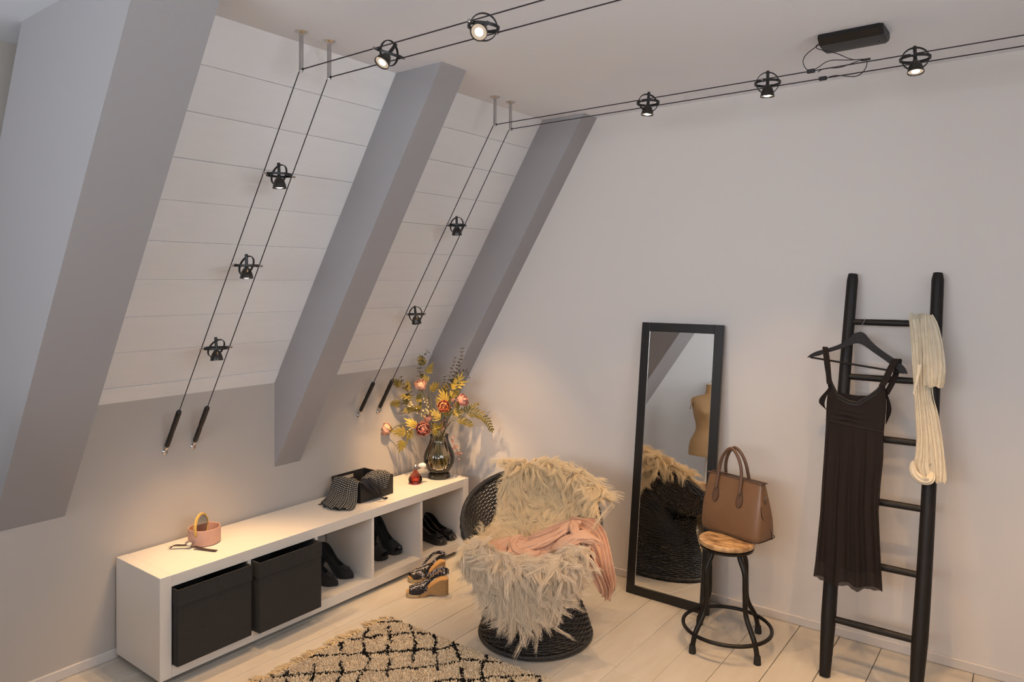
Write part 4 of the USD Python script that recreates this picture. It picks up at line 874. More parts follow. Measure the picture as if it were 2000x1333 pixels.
# sheepskin thrown over the chair
look('wool', (0.86, 0.69, 0.44), 0.9, spec=0.15); look('wool_grey', (0.76, 0.635, 0.48), 0.9, spec=0.15); look('hide', (0.42, 0.32, 0.19), 0.9)  # hide colour darkened to stand in for shade between the wool locks
def drape_pt(p, q, off):
    """p along the tilt (front positive), q to the right, both in the rim plane; past the rim it hangs down outside."""
    p, q = np.asarray(p, float), np.asarray(q, float); r = np.hypot(p, q); a = np.arctan2(p, q); off = off + 0.020 * np.exp(-((r - BR) / 0.045) ** 2)
    ins = bowl(a, np.minimum(r, BR), off)
    e = np.maximum(r - BR, 0); dr = np.cos(a)[..., None] * ER + np.sin(a)[..., None] * EF
    hz = dr.copy(); hz[..., 2] = 0; hz /= np.linalg.norm(hz, axis=-1, keepdims=True) + 1e-9
    curl = 0.028 * (1 - np.exp(-e / 0.028))
    return ins + hz * (curl + np.minimum(off, .035) * (e > 0))[..., None] - np.array([0, 0, 1.0]) * np.maximum(e - 0.010 * (1 - np.exp(-e / 0.01)), 0)[..., None]
PV = [-0.47, -0.40, -0.305, -0.22, -0.12, -0.02, 0.08, 0.18, 0.26, 0.31, 0.38, 0.45, 0.505]
QL = [-0.05, -0.08, -0.095, -0.150, -0.175, -0.205, -0.250, -0.255, -0.240, -0.235, -0.205, -0.150, -0.07]
QR = [0.20, 0.23, 0.250, 0.275, 0.295, 0.300, 0.285, 0.235, 0.205, 0.190, 0.150, 0.085, 0.01]
ql, qr = PchipInterpolator(PV, QL), PchipInterpolator(PV, QR)
t = thing('sheepskin', 'shaggy cream sheepskin thrown over the black wicker chair', 'sheepskin', BC)
pv = np.linspace(PV[0], PV[-1], 80)[:, None]; u = np.linspace(0, 1, 40)[None]
part(t, 'hide', sheet(drape_pt(pv + 0 * u, ql(pv) + (qr(pv) - ql(pv)) * u, np.full((80, 40), 0.014)), 0.005), 'hide', smooth=True)
gw = np.random.default_rng(5)
GV, GU = 140, 70
pv = np.linspace(PV[0], PV[-1], GV)[:, None]; u = np.linspace(0, 1, GU)[None]; PP = pv + 0 * u; QQ = ql(pv) + (qr(pv) - ql(pv)) * u
HID = grid(drape_pt(PP, QQ, np.full((GV, GU), 0.017))); HN = np.array(HID.vertex_normals)
if HN.reshape(GV, GU, 3)[GV // 2, GU // 2] @ BN < 0: HN = -HN
def wool(nl, per, ln0, ln1, sel, seed):
    g = np.random.default_rng(seed); F = np.array(HID.faces); area = HID.area_faces * sel(PP.ravel()[F].mean(1))
    fi = g.choice(len(F), nl, p=area / area.sum()); w = g.dirichlet((1, 1, 1), nl)
    P0 = (HID.vertices[F[fi]] * w[..., None]).sum(1); nr = (HN[F[fi]] * w[..., None]).sum(1); nr /= np.linalg.norm(nr, axis=1, keepdims=True)
    G = np.array([0, 0, -1.0]); fl = G - nr * (nr @ G)[:, None]
    # neighbouring locks swirl the same way
    q = P0 * 13.0; rnd = np.stack([meshkit.noise(q, k) for k in (1, 2, 3)], 1) * 2 - 1 + g.normal(0, 0.35, (nl, 3)); rnd -= nr * (rnd * nr).sum(1, keepdims=True)
    flow = fl * 0.8 + rnd * 1.05; flow /= np.linalg.norm(flow, axis=1, keepdims=True)
    ln = g.uniform(ln0, ln1, nl); lift = g.uniform(0.25, 0.75, nl); side = np.cross(nr, flow); bend = g.normal(0, 0.6, nl)
    am = g.uniform(0.004, 0.0105, nl); fq = g.uniform(0.7, 1.5, nl); ph = g.uniform(0, 6.28, nl); s = np.linspace(0, 1, 9)
    R = lambda x: np.repeat(x, per, 0)
    n_ = nl * per; S = s[None, :, None]
    up = (1 - (1 - S) ** 2) * (R(ln * lift) * g.uniform(.75, 1.15, n_))[:, None, None] * 0.75; al = S ** 1.2 * (R(ln) * g.uniform(.8, 1.12, n_))[:, None, None] * 0.85
    jt = g.normal(0, 0.0055, (n_, 3)); j2 = g.normal(0, 0.0045, (n_, 3)); A = (R(am) * g.uniform(.8, 1.15, n_))[:, None]; th = 2 * PI * R(fq)[:, None] * s[None] + (R(ph) + g.normal(0, .45, n_))[:, None]
    X = R(P0)[:, None] + R(nr)[:, None] * up + R(flow)[:, None] * al + R(side)[:, None] * (al * S * R(bend)[:, None, None]) + G * (R(ln)[:, None, None] * 0.24 * S ** 2)
    X = X + jt[:, None] * (1 - 0.45 * S) + j2[:, None] * S ** 2 + R(side)[:, None] * (A * np.sin(th) * s)[..., None] + R(nr)[:, None] * (A * 0.7 * np.cos(th) * s)[..., None]
    return list(X)
wd = 0.80 * np.array([0.0016, 0.0018, 0.0018, 0.0017, 0.0016, 0.0014, 0.0012, 0.0010, 0.0006])
A_ = wool(2500, 18, 0.042, 0.085, lambda p: p < 0.24, 11)
curves(t, 'wool', A_, np.tile(wd, len(A_)), 'wool', kind='stuff')
B_ = wool(1600, 18, 0.050, 0.090, lambda p: p > 0.21, 12)
curves(t, 'wool', B_, np.tile(wd, len(B_)), 'wool_grey', kind='stuff')

# peach scarf crumpled in the seat and hanging over the right side
look('scarf_peach', (0.72, 0.44, 0.29), 0.85, color2=(0.66, 0.38, 0.245), scale=20, trans=0.2)
t = thing('peach_scarf', 'crinkled peach scarf bunched in the seat and over the right edge of the wicker chair', 'scarf', BC)
def pleated(ctrl, n, m, np_, amp, seed, warp=0.06, lift=0.0):
    """Long pleats running along the rows' direction, wandering and branching a little."""
    rows = [resample(spline(r, 60), m) for r in ctrl]; R = np.array(rows)
    V = np.stack([spline(R[:, j], n) for j in range(m)], 1); nr = np.array(grid(V).vertex_normals).reshape(n, m, 3)
    u = np.linspace(0, 1, m)[None]; v = np.linspace(0, 1, n)[:, None]
    uv3 = np.stack([u + 0 * v, v + 0 * u, 0 * u + 0 * v + seed * 3.7], -1)
    ph = 2 * PI * np_ * (u + warp * 2 * (meshkit.noise(uv3 * (3, 2.2, 1), seed) - .5) + 0.10 * (v - .5))
    d = 1 - 2 * np.abs(np.sin(ph / 2)) ** 0.7 + 0.35 * np.sin(2.7 * ph + 1) * meshkit.noise(uv3 * (4, 3, 1), seed + 1) + 0.5 * (meshkit.noise(uv3 * (22, 14, 1), seed + 2) - .5)
    env = 0.6 + 0.8 * meshkit.noise(uv3 * (2.5, 2.5, 1), seed + 5)
    return V + nr * (amp * env * d + lift)[..., None]
CASC = [[(1.362, -.791, .445), (1.384, -.75, .479), (1.414, -.677, .512)], [(1.442, -.831, .446), (1.485, -.774, .512), (1.514, -.701, .539)], [(1.526, -.856, .440), (1.581, -.814, .490), (1.605, -.733, .520)],
        [(1.599, -.876, .412), (1.643, -.842, .445), (1.664, -.776, .462)], [(1.628, -.866, .357), (1.67, -.847, .374), (1.693, -.793, .396)], [(1.648, -.851, .311), (1.677, -.842, .305), (1.698, -.789, .349)], [(1.65, -.837, .283), (1.674, -.832, .262), (1.684, -.80, .300)]]
part(t, 'cloth', sheet(pleated(CASC, 110, 110, 6, 0.0095, 3, 0.10), 0.0012), 'scarf_peach', smooth=True)
PUD = [[(1.178, -.98, .434), (1.213, -.904, .442), (1.286, -.849, .438)], [(1.247, -1.028, .425), (1.288, -.947, .448), (1.356, -.871, .436)], [(1.307, -1.045, .416), (1.35, -.975, .440), (1.426, -.893, .428)], [(1.351, -1.05, .395), (1.419, -.998, .412), (1.468, -.924, .410)]]
part(t, 'cloth', sheet(pleated([[p[k] for p in PUD] for k in range(3)], 90, 90, 4, 0.012, 8, 0.22), 0.0012), 'scarf_peach', smooth=True)
LINK = [[(1.303, -.986, .430), (1.314, -.927, .452), (1.327, -.868, .470)], [(1.408, -.944, .425), (1.40, -.887, .462), (1.381, -.827, .500)], [(1.469, -.899, .440), (1.459, -.844, .485), (1.435, -.786, .530)], [(1.532, -.889, .450), (1.533, -.838, .500), (1.51, -.78, .540)]]
part(t, 'cloth', sheet(pleated(LINK, 90, 90, 4, 0.011, 5, 0.14), 0.0012), 'scarf_peach', smooth=True)
for k, (pts, w_) in enumerate((([(1.330, -.985, .446), (1.395, -.925, .462), (1.440, -.865, .490), (1.478, -.815, .522), (1.520, -.775, .540)], .022),
                                ([(1.300, -.905, .470), (1.290, -.955, .458), (1.330, -1.000, .440), (1.395, -1.000, .430), (1.420, -.950, .445)], .020),
                                ([(1.455, -.905, .450), (1.505, -.885, .478), (1.550, -.850, .500), (1.595, -.815, .494), (1.640, -.790, .470)], .024),
                                ([(1.540, -.890, .440), (1.535, -.850, .505), (1.500, -.800, .535), (1.480, -.760, .530)], .020))):
    p = spline(pts, 60); tg = np.gradient(p, axis=0); tg /= np.linalg.norm(tg, axis=1, keepdims=True); up_ = np.array([0.35, -0.5, 0.8]); sd_ = np.cross(tg, up_); sd_ /= np.linalg.norm(sd_, axis=1, keepdims=True); nn = np.cross(sd_, tg)
    a_ = np.linspace(0, 2 * PI, 40, endpoint=False); uv3 = np.stack(np.broadcast_arrays(np.cos(a_)[None] * 2.2, np.sin(a_)[None] * 2.2, np.linspace(0, 3, 60)[:, None]), -1)
    rad = w_ * (0.55 + 0.75 * meshkit.noise(uv3 * 1.6 + k * 9, k)) * (1 + 0.22 * np.abs(np.sin(a_[None] * 3.5 + 5 * np.linspace(0, 1, 60)[:, None] + k))) * np.sqrt(np.clip(np.sin(np.linspace(0.06, PI - 0.06, 60)), 0, 1))[:, None]
    part(t, 'fold', loft(p[:, None] + rad[..., None] * (np.cos(a_)[None, :, None] * sd_[:, None] + 0.6 * np.sin(a_)[None, :, None] * nn[:, None])), 'scarf_peach', smooth=True)
# ------------------------------------------------------------------ leaning mirror
look('frame_black', (0.011, 0.010, 0.010), 0.32)
MN = unit((-0.019, -0.995, 0.093)); M0 = np.array([1.632, -0.166, 0.0]); MU = unit((0.99982, -0.0191, 0.0)); MV = unit(np.array([0, 0, 1.0]) - MN * MN[2]); MVV = unit(MV + 0.0186 * MU)
def mbox(u0, u1, v0, v1, d0, d1, r=0.002):
    pts = []
    for (u, du) in ((u0, r), (u1, -r)):
        for (v, dv) in ((v0, r), (v1, -r)):
            for (d, dd) in ((d0, r), (d1, -r)):
                for k in range(3):
                    e = [du, dv, dd]; e[k] = 0
                    pts.append(M0 + MU * (u + e[0]) + MVV * (v + e[1]) + MN * (d + e[2]))
    return hull(pts)
t = thing('standing_mirror', 'tall mirror in a flat black frame leaning on the back wall', 'mirror', M0)
HW, MH, FWD = 0.2195, 1.379, 0.045
part(t, 'stile', mbox(-HW, -HW + FWD, 0, MH, -0.016, 0.004), 'frame_black'); part(t, 'stile', mbox(HW - FWD, HW, 0, MH, -0.016, 0.004), 'frame_black')
part(t, 'rail', mbox(-HW + FWD - .001, HW - FWD + .001, 0, FWD, -0.016, 0.0038), 'frame_black'); part(t, 'rail', mbox(-HW + FWD - .001, HW - FWD + .001, MH - FWD, MH, -0.016, 0.0038), 'frame_black')
part(t, 'inner_edge', [mbox(s * (HW - FWD) - .0012, s * (HW - FWD) + .0012, FWD, MH - FWD, -0.001, 0.001, 0.0003) for s in (-1, 1)], 'nickel')
part(t, 'mirror_glass', mbox(-HW + FWD - 0.003, HW - FWD + 0.003, FWD - 0.003, MH - FWD + 0.003, -0.006, -0.001, 0.0005), 'mirror_glass', smooth=False)
part(t, 'back_board', mbox(-HW + 0.01, HW - 0.01, 0.01, MH - 0.01, -0.020, -0.0165, 0.0005), 'frame_black')

# ------------------------------------------------------------------ dress form (seen in the mirror)
look('linen_tan', (0.50, 0.345, 0.185), 0.8, vary=0.12, scale=300, bump=0.2, bscale=900)
look('white_wood', (0.75, 0.72, 0.66), 0.5)
FC = np.array([0.585, -2.955, 0.0])
t = thing('dress_form', 'tan linen dress form on a white turned stand, seen in the mirror', 'dress form', FC)
FS = [(0.560, .160, .112), (0.572, .166, .118), (0.62, .167, .120), (0.68, .160, .115), (0.74, .136, .100), (0.795, .118, .090), (0.85, .125, .098), (0.91, .145, .115), (0.955, .155, .125), (1.00, .165, .108), (1.035, .178, .082), (1.060, .174, .066), (1.082, .140, .060), (1.100, .088, .056), (1.115, .062, .053), (1.16, .053, .050), (1.195, .056, .053)]
fz = np.array([s[0] for s in FS]); fa = PchipInterpolator(fz, [s[1] for s in FS]); fb = PchipInterpolator(fz, [s[2] for s in FS])
th = np.linspace(0, 2 * PI, 56, endpoint=False); ffx = unit((0.42, 0.91, 0)); fsx = np.array([ffx[1], -ffx[0], 0])
secs = []
for z in np.linspace(0.56, 1.195, 64):
    bust = 0.028 * math.exp(-((z - 0.945) / 0.045) ** 2)
    c = np.cos(th); s = np.sin(th); rb = fb(z) * s + bust * np.clip(s, 0, 1) * (np.exp(-((c - 0.45) / 0.32) ** 2) + np.exp(-((c + 0.45) / 0.32) ** 2))
    secs.append(FC + (fa(z) * np.sign(c) * np.abs(c) ** 0.92)[:, None] * fsx + rb[:, None] * ffx + np.array([0, 0, z]))
part(t, 'torso', loft(secs), 'linen_tan', smooth=50)
for s in (-1, 1): part(t, 'arm_plate', lathe([(0, 0), (0.046, 0), (0.048, 0.004), (0.044, 0.008), (0, 0.009)], FC + fsx * s * 0.168 + (0, 0, 1.005), unit(fsx * s + (0, 0, 0.15)), 28), 'linen_tan', label='stitched round plate at the armhole')
part(t, 'neck_cap', lathe([(0, 0), (0.058, 0), (0.060, 0.006), (0.050, 0.014), (0.020, 0.020), (0.012, 0.028), (0.016, 0.040), (0.012, 0.058), (0.006, 0.075), (0, 0.08)], FC + (0, 0, 1.195), segs=28), 'white_wood')
part(t, 'pole', lathe([(0, 0.14), (0.030, 0.14), (0.034, 0.155), (0.024, 0.175), (0.030, 0.20), (0.032, 0.24), (0.022, 0.30), (0.026, 0.318), (0.020, 0.335), (0.013, 0.36), (0.013, 0.56), (0, 0.56)], FC, segs=24), 'white_wood')
for k in range(3):
    a = k * 2.094 + 0.4; d = np.array([math.cos(a), math.sin(a), 0]); part(t, 'leg', tube([FC + d * .02 + (0, 0, .165), FC + d * .09 + (0, 0, .15), FC + d * .16 + (0, 0, .07), FC + d * .22 + (0, 0, .012)], [0.014, 0.014, 0.013, 0.012], 10), 'white_wood')

# ------------------------------------------------------------------ stool with the handbag
look('stool_iron', (0.020, 0.017, 0.014), 0.38, metal=0.5, vary=0.5, scale=18)
look('seat_wood', (0.58, 0.36, 0.17), 0.45, color2=(0.10, 0.035, 0.014), scale=15, stretch=(1, 2.2, 1), coat=0.1)
look('rubber_black', (0.010, 0.010, 0.010), 0.7)
SC = np.array([2.014, -0.366, 0.0])
t = thing('stool', 'low stool with a worn round wooden seat and black bent-pipe legs', 'stool', SC)
part(t, 'seat', lathe([(0, 0.432), (0.108, 0.432), (0.117, 0.437), (0.1195, 0.446), (0.117, 0.455), (0.108, 0.459), (0, 0.4575)], SC, segs=48), 'seat_wood', smooth=50)
part(t, 'seat_ring', lathe([(0.085, 0.420), (0.113, 0.420), (0.115, 0.431), (0.085, 0.431), (0.085, 0.420)], SC, segs=48), 'stool_iron')
for ang in (-117.3, -30.3, 149.7, 65.3):
    a = math.radians(ang); d = np.array([math.cos(a), math.sin(a), 0])
    pth = spline([SC + d * r + (0, 0, z) for r, z in ((0.078, 0.424), (0.092, 0.385), (0.113, 0.345), (0.116, 0.30), (0.117, 0.22), (0.121, 0.175), (0.150, 0.120), (0.172, 0.085), (0.184, 0.052), (0.190, 0.022))], 40)
    lg = part(t, 'leg', tube(pth, 0.0108, 12), 'stool_iron', smooth=50)
    part(lg, 'rubber_foot', lathe([(0, 0), (0.0150, 0), (0.0150, 0.010), (0.0128, 0.034), (0.0112, 0.036), (0, 0.036)], SC + d * 0.1905, segs=18), 'rubber_black')
a = np.linspace(0, 2 * PI, 90, endpoint=False)
part(t, 'foot_ring', tube(SC + np.stack([0.186 * np.cos(a), 0.186 * np.sin(a), 0.078 + 0 * a], 1), 0.0080, 12, closed=True), 'stool_iron', smooth=60)

look('leather_brown', (0.175, 0.092, 0.046), 0.42, vary=0.08, scale=12, bump=0.12, bscale=500, coat=0.08)
look('leather_dark', (0.105, 0.055, 0.032), 0.45)
look('edge_dark', (0.030, 0.017, 0.012), 0.5)
BU = np.array([math.cos(math.radians(-16)), math.sin(math.radians(-16)), 0]); BD = np.array([-BU[1], BU[0], 0]); BO = np.array([2.020, -0.261, 0.4595])
def bag(u, d, z): return BO + BU * u + BD * d + np.array([0, 0, z])
t = thing('handbag', 'brown leather handbag with two round handles standing on the stool', 'handbag', BO)
def bag_sec(z, n=64):
    f = z / 0.245
    hu = np.interp(f, [0, 0.03, 0.5, 0.93, 1.0], [0.146, 0.152, 0.152, 0.146, 0.143]); hd = np.interp(f, [0, 0.03, 0.35, 0.75, 1.0], [0.066, 0.072, 0.062, 0.036, 0.018])
    a = np.linspace(0, 2 * PI, n, endpoint=False); c, s = np.cos(a), np.sin(a); e = 0.30
    x = hu * np.sign(c) * np.abs(c) ** e; y = hd * np.sign(s) * np.abs(s) ** e
    puff = 0.010 * np.sin(PI * min(f, 1)) * (np.abs(c) > .9)
    x = x + np.sign(c) * (np.interp(f, [0, .3, .6, 1], [0.004, 0.010, 0.0, -0.012])) * (1 - np.clip(np.abs(y) / hd, 0, 1) ** 2)
    return np.stack([bag(p, q, z) for p, q in zip(x, y)])
part(t, 'body', loft([bag_sec(z) for z in (0.0, 0.004, 0.02, 0.05, 0.09, 0.13, 0.17, 0.205, 0.232, 0.245)]), 'leather_brown', smooth=45)
part(t, 'base_edge', tube(spline([bag(x, y, 0.004) for x, y in ((-.146, -.069), (0, -.0735), (.146, -.069), (.154, 0), (.146, .069), (0, .0735), (-.146, .069), (-.154, 0))], 60, closed=True), 0.0022, 6, closed=True), 'edge_dark')
for s in (-1, 1):
    part(t, 'top_edge', tube([bag(-.144, s * .017, .2455), bag(.144, s * .017, .2455)], 0.0032, 8), 'leather_dark')
    fq = spline([bag(s * 0.1475, -0.032, 0.155), bag(s * 0.1555, -0.030, 0.10), bag(s * 0.1575, 0.012, 0.055), bag(s * 0.1575, 0.030, 0.02), bag(s * 0.155, 0.030, 0.001)], 24)
    part(t, 'gusset_piping', tube(fq, 0.0017, 6), 'edge_dark')
    part(t, 'side_tab', lathe([(0, 0), (0.011, 0), (0.011, 0.003), (0, 0.004)], bag(s * 0.146, -0.004, 0.168), BU * s, 16), 'leather_dark')
    part(t, 'ring', tube([bag(s * 0.151, -0.004, 0.186) + BD * 0.008 * math.cos(q) + np.array([0, 0, 0.009 * math.sin(q)]) for q in np.linspace(0, 2 * PI, 20, endpoint=False)], 0.0014, 6, closed=True), 'chrome')
part(t, 'zip_top', box((0, 0, 0), (1, 1, 1)).apply_transform(np.vstack([np.c_[np.stack([BU * 0.28, BD * 0.028, (0, 0, 0.004)], 1), bag(-0.14, -0.014, 0.2425)], [0, 0, 0, 1]])), 'edge_dark', smooth=False)
def face_d(z): return -np.interp(z / 0.245, [0, 0.03, 0.35, 0.75, 1.0], [0.066, 0.072, 0.062, 0.036, 0.018])
for s, sg in (('front', 1), ('back', -1)):
    u0, u1 = -0.080, 0.046; zt_ = 0.205
    hp = spline([bag(u0, sg * (face_d(.19) - .008), .190), bag(u0 + .001, sg * (face_d(.225) - .010), .225), bag(u0 + .004, sg * -0.024, 0.27), bag(u0 + 0.022, sg * -0.018, 0.335), bag((u0 + u1) / 2, sg * -0.014, 0.373), bag(u1 - .022, sg * -0.018, 0.335), bag(u1 - .004, sg * -.024, 0.27), bag(u1 - .001, sg * (face_d(.225) - .010), .225), bag(u1, sg * (face_d(.19) - .008), .190)], 60)
    h = part(t, 'handle', tube(hp, 0.0072, 12), 'leather_dark', smooth=60)
    for uu in (u0, u1):
        pts = []
        for q in np.linspace(0, 2 * PI, 24, endpoint=False):
            zz_ = 0.165 + 0.034 * math.sin(q); w_ = 0.0165 * math.cos(q) * (0.85 - 0.25 * math.sin(q))
            for o in (0.001, 0.0045): pts.append(bag(uu + w_ * (1 if o < .003 else .9), sg * (face_d(zz_) - o), zz_))
        tb = part(h, 'handle_tab', hull(pts), 'leather_dark')
        part(h, 'tab_stitching', tube([bag(uu + 0.0172 * math.cos(q) * (0.85 - 0.25 * math.sin(q)), sg * (face_d(0.165 + 0.035 * math.sin(q)) - .0022), 0.165 + 0.035 * math.sin(q)) for q in np.linspace(0, 2 * PI, 36, endpoint=False)], 0.0015, 5, closed=True), 'edge_dark')

# ------------------------------------------------------------------ ladder
look('ladder_black', (0.012, 0.0095, 0.0085), 0.5, spec=0.3, vary=0.3, scale=12, stretch=(6, 6, 0.6), bump=0.15, bscale=60)
t = thing('ladder', 'black round-pole wooden ladder leaning on the back wall', 'ladder', (2.583, -0.386, 0))
RL = [np.array(p) for p in ((2.4225, -0.386, 0.0), (2.4295, -0.295, 0.427), (2.4375, -0.193, 0.915), (2.446, -0.122, 1.255), (2.458, -0.046, 1.616))]
RRt = [np.array(p) for p in ((2.741, -0.386, 0.0), (2.755, -0.319, 0.315), (2.766, -0.241, 0.688), (2.775, -0.117, 1.275), (2.779, -0.046, 1.618))]
def rail(pts):
    p = spline(pts, 60); z = p[:, 2]; r = np.interp(z, [0, 0.02, 0.22, 0.5, 1.2, 1.605, 1.613, 1.62], [0.0205, 0.0215, 0.0285, 0.0270, 0.0235, 0.0225, 0.0205, 0.016])
    return tube(p, r, 22)
part(t, 'pole', rail(RL), 'ladder_black', smooth=50); part(t, 'pole', rail(RRt), 'ladder_black', smooth=50)
for z in (1.410, 1.179, 0.9385, 0.6935, 0.451, 0.217):
    a, b = (np.array([np.interp(z, [q[2] for q in R], [q[k] for q in R]) for k in range(3)]) for R in (RL, RRt))
    part(t, 'rung', tube(resample([a, b], 9), np.interp(np.linspace(0, 1, 9), [0, .5, 1], [0.0125, 0.0142, 0.0125]), 14), 'ladder_black', smooth=50)

# ------------------------------------------------------------------ hanger and dress
look('hanger_black', (0.012, 0.009, 0.009), 0.5, spec=0.25)
HT = [(2.297, 1.251), (2.31, 1.265), (2.371, 1.293), (2.445, 1.326), (2.469, 1.346), (2.483, 1.362), (2.501, 1.371), (2.519, 1.37), (2.534, 1.356), (2.556, 1.329), (2.586, 1.303), (2.643, 1.262), (2.673, 1.235), (2.684, 1.209)]
HB = [(2.665, 1.212), (2.634, 1.236), (2.596, 1.265), (2.548, 1.299), (2.503, 1.324), (2.459, 1.309), (2.398, 1.284), (2.346, 1.263)]
HY = -0.160
t = thing('clothes_hanger', 'black wooden clothes hanger hooked on the top rung of the ladder', 'hanger', (2.51, HY, 1.37))
ol = spline(np.array(HT), 50).tolist() + spline(np.array(HB), 36).tolist()
part(t, 'shoulder_bar', prism(Polygon(ol).buffer(0).exterior.coords[:-1], 1, HY - 0.0065, HY + 0.0065), 'hanger_black')
part(t, 'trouser_bar', tube([(2.310, HY, 1.2535), (2.672, HY, 1.2125)], 0.0042, 10), 'hanger_black')
part(t, 'hook', tube(spline([(2.508, HY, 1.362), (2.508, HY + .004, 1.389), (2.515, HY + .020, 1.405), (2.517, -0.112, 1.424), (2.514, -0.095, 1.4275), (2.511, -0.077, 1.422), (2.510, -0.0705, 1.410)], 40), 0.0016, 8), 'chrome')
look('dress_cloth', (0.016, 0.0115, 0.0105), 0.8, spec=0.15, bump=0.1, bscale=900)
usdkit.material(stage, '/World/Looks/dress_sheer', {'p': ('principled_bsdf', {'base_color': (0.019, 0.0135, 0.0125), 'roughness': 0.8, 'specular_ior_level': 0.15}), 't': ('transparent_bsdf', {'color': (1, 1, 1)}), 'm': ('mix_closure', {'fac': 0.14})}, [('p.BSDF', 'm.closure1'), ('t.BSDF', 'm.closure2')], surface='m.closure')
look('dress_trim', (0.022, 0.018, 0.017), 0.55, spec=0.25)
DLp = np.array([(2.4, -.193, 1.158), (2.390, -.204, 1.106), (2.389, -.217, 1.043), (2.39, -.23, .98), (2.389, -.252, .876), (2.387, -.278, .753), (2.386, -.304, .631), (2.38, -.329, .51), (2.376, -.346, .43), (2.371, -.358, .37)])
DRp = np.array([(2.607, -.19, 1.171), (2.614, -.202, 1.116), (2.615, -.214, 1.056), (2.61, -.231, .975), (2.612, -.254, .867), (2.606, -.275, .768), (2.603, -.295, .67), (2.61, -.315, .576), (2.618, -.335, .483), (2.627, -.355, .385)])
def edge(P, z): o = np.argsort(P[:, 2]); return np.array([np.interp(z, P[o, 2], P[o, k]) for k in (0, 1)])
NECKL = np.array([(2.395, 1.165), (2.439, 1.106), (2.483, 1.086), (2.513, 1.084), (2.556, 1.117), (2.583, 1.14), (2.612, 1.178)])
NT = 112; TH_ = np.linspace(0, 2 * PI, NT, endpoint=False)
def dress_ring(zf, fold, depth, seed=0.0, spread=1.0):
    """one ring: zf(x fraction, front?) gives the height"""
    out = []
    for a in TH_:
        fx = 0.5 - 0.5 * math.cos(a); front = a < PI
        z = zf(fx, front); l, r = edge(DLp, z), edge(DRp, z)
        x = l[0] + (r[0] - l[0]) * fx; yc = l[1] + (r[1] - l[1]) * fx
        s = abs(math.sin(a)) ** 0.7
        w = math.sin(2 * PI * (4.2 * fx + 0.16 * math.sin(6 * fx + 3 * z)) + 2.2 * z + (0 if front else 1.3)) + 0.5 * math.sin(2 * PI * 9 * fx + 5 * z + 2)
        y = yc + (-1 if front else 1) * depth * s * (0.8) + fold * w * (0.25 + 0.75 * s) * (1 if front else 0.5)
        out.append((x, y, z))
    return np.array(out)
wz = lambda fx, fr: 1.000 - 0.022 * fx + 0.020 * 0
hem = lambda fx, fr: 0.378 - 0.012 * math.sin(PI * fx) + 0.006 * math.sin(17 * fx) + 0.008 * fx
t = thing('dress', 'dark sleeveless knee-length dress hanging on the black hanger', 'dress', (2.50, -0.22, 1.0))
rings = []
for v in np.linspace(0, 1, 46):
    rings.append(dress_ring(lambda fx, fr, v=v: hem(fx, fr) + (wz(fx, fr) - hem(fx, fr)) * v, 0.0105 * (1 - v) ** 0.7 + 0.0012, 0.018 + 0.006 * (1 - v)))
part(t, 'skirt', loft(rings, caps=False), 'dress_sheer', smooth=True)
rin = []
for v in np.linspace(0.10, 1, 24):
    r_ = dress_ring(lambda fx, fr, v=v: hem(fx, fr) + (wz(fx, fr) - hem(fx, fr)) * v, 0.004 * (1 - v), 0.012 + 0.003 * (1 - v)); c_ = r_.mean(0); r_[:, 0] = c_[0] + (r_[:, 0] - c_[0]) * 0.93; rin.append(r_)
part(t, 'lining', loft(rin, caps=False), 'dress_cloth', smooth=True)
top = lambda fx, fr: float(np.interp(2.395 + 0.217 * fx, NECKL[:, 0], NECKL[:, 1])) if fr else 1.108 + 0.02 * abs(fx - .5)
rb_ = []
for v in np.linspace(0, 1, 22):
    def zf(fx, fr, v=v): return wz(fx, fr) + (top(fx, fr) - wz(fx, fr)) * v
    rg = dress_ring(zf, 0.0010, 0.018); fxs = 0.5 - 0.5 * np.cos(TH_)
    gather = 0.0045 * math.exp(-((v - 0.28) / 0.25) ** 2) * np.exp(-((fxs - 0.42) / 0.22) ** 2) * np.sin(34 * v + 14 * np.abs(fxs - 0.42)) * (TH_ < PI)
    rg[:, 1] -= gather; rb_.append(rg)
part(t, 'bodice', loft(rb_, caps=False), 'dress_cloth', smooth=True)
part(t, 'waist_seam', tube(dress_ring(wz, 0.0012, 0.0195), 0.0016, 5, closed=True), 'dress_trim')
nk = dress_ring(top, 0.001, 0.0195)[TH_ < PI][4:-4]
part(t, 'neck_trim', [tube(nk + (0, -0.001, 0.0015), 0.0042, 8), tube(nk + (0, -0.001, -0.013), 0.0030, 8)], 'dress_trim')
part(t, 'neck_band', sheet(np.stack([nk + (0, -0.0006, -0.012), nk + (0, -0.0012, 0.0)], 1), 0.0016), 'dress_trim', smooth=True)
def strap(pts, w):
    p = spline(pts, 20); return sheet(np.stack([p + (-w, 0, 0), p + (0, -0.002, 0), p + (w, 0, 0)], 1), 0.003)
part(t, 'strap', [strap([(2.400, -0.212, 1.150), (2.392, -0.200, 1.215), (2.379, -0.178, 1.282), (2.372, -0.165, 1.3015), (2.368, -0.152, 1.294)], 0.0105), strap([(2.368, -0.150, 1.294), (2.376, -0.150, 1.22), (2.398, -0.170, 1.12)], 0.010)], 'dress_cloth', smooth=True)
part(t, 'strap', [strap([(2.601, -0.212, 1.160), (2.622, -0.196, 1.212), (2.640, -0.178, 1.256), (2.648, -0.165, 1.2675), (2.652, -0.152, 1.260)], 0.0125), strap([(2.652, -0.150, 1.258), (2.640, -0.150, 1.20), (2.608, -0.170, 1.12)], 0.011)], 'dress_cloth', smooth=True)
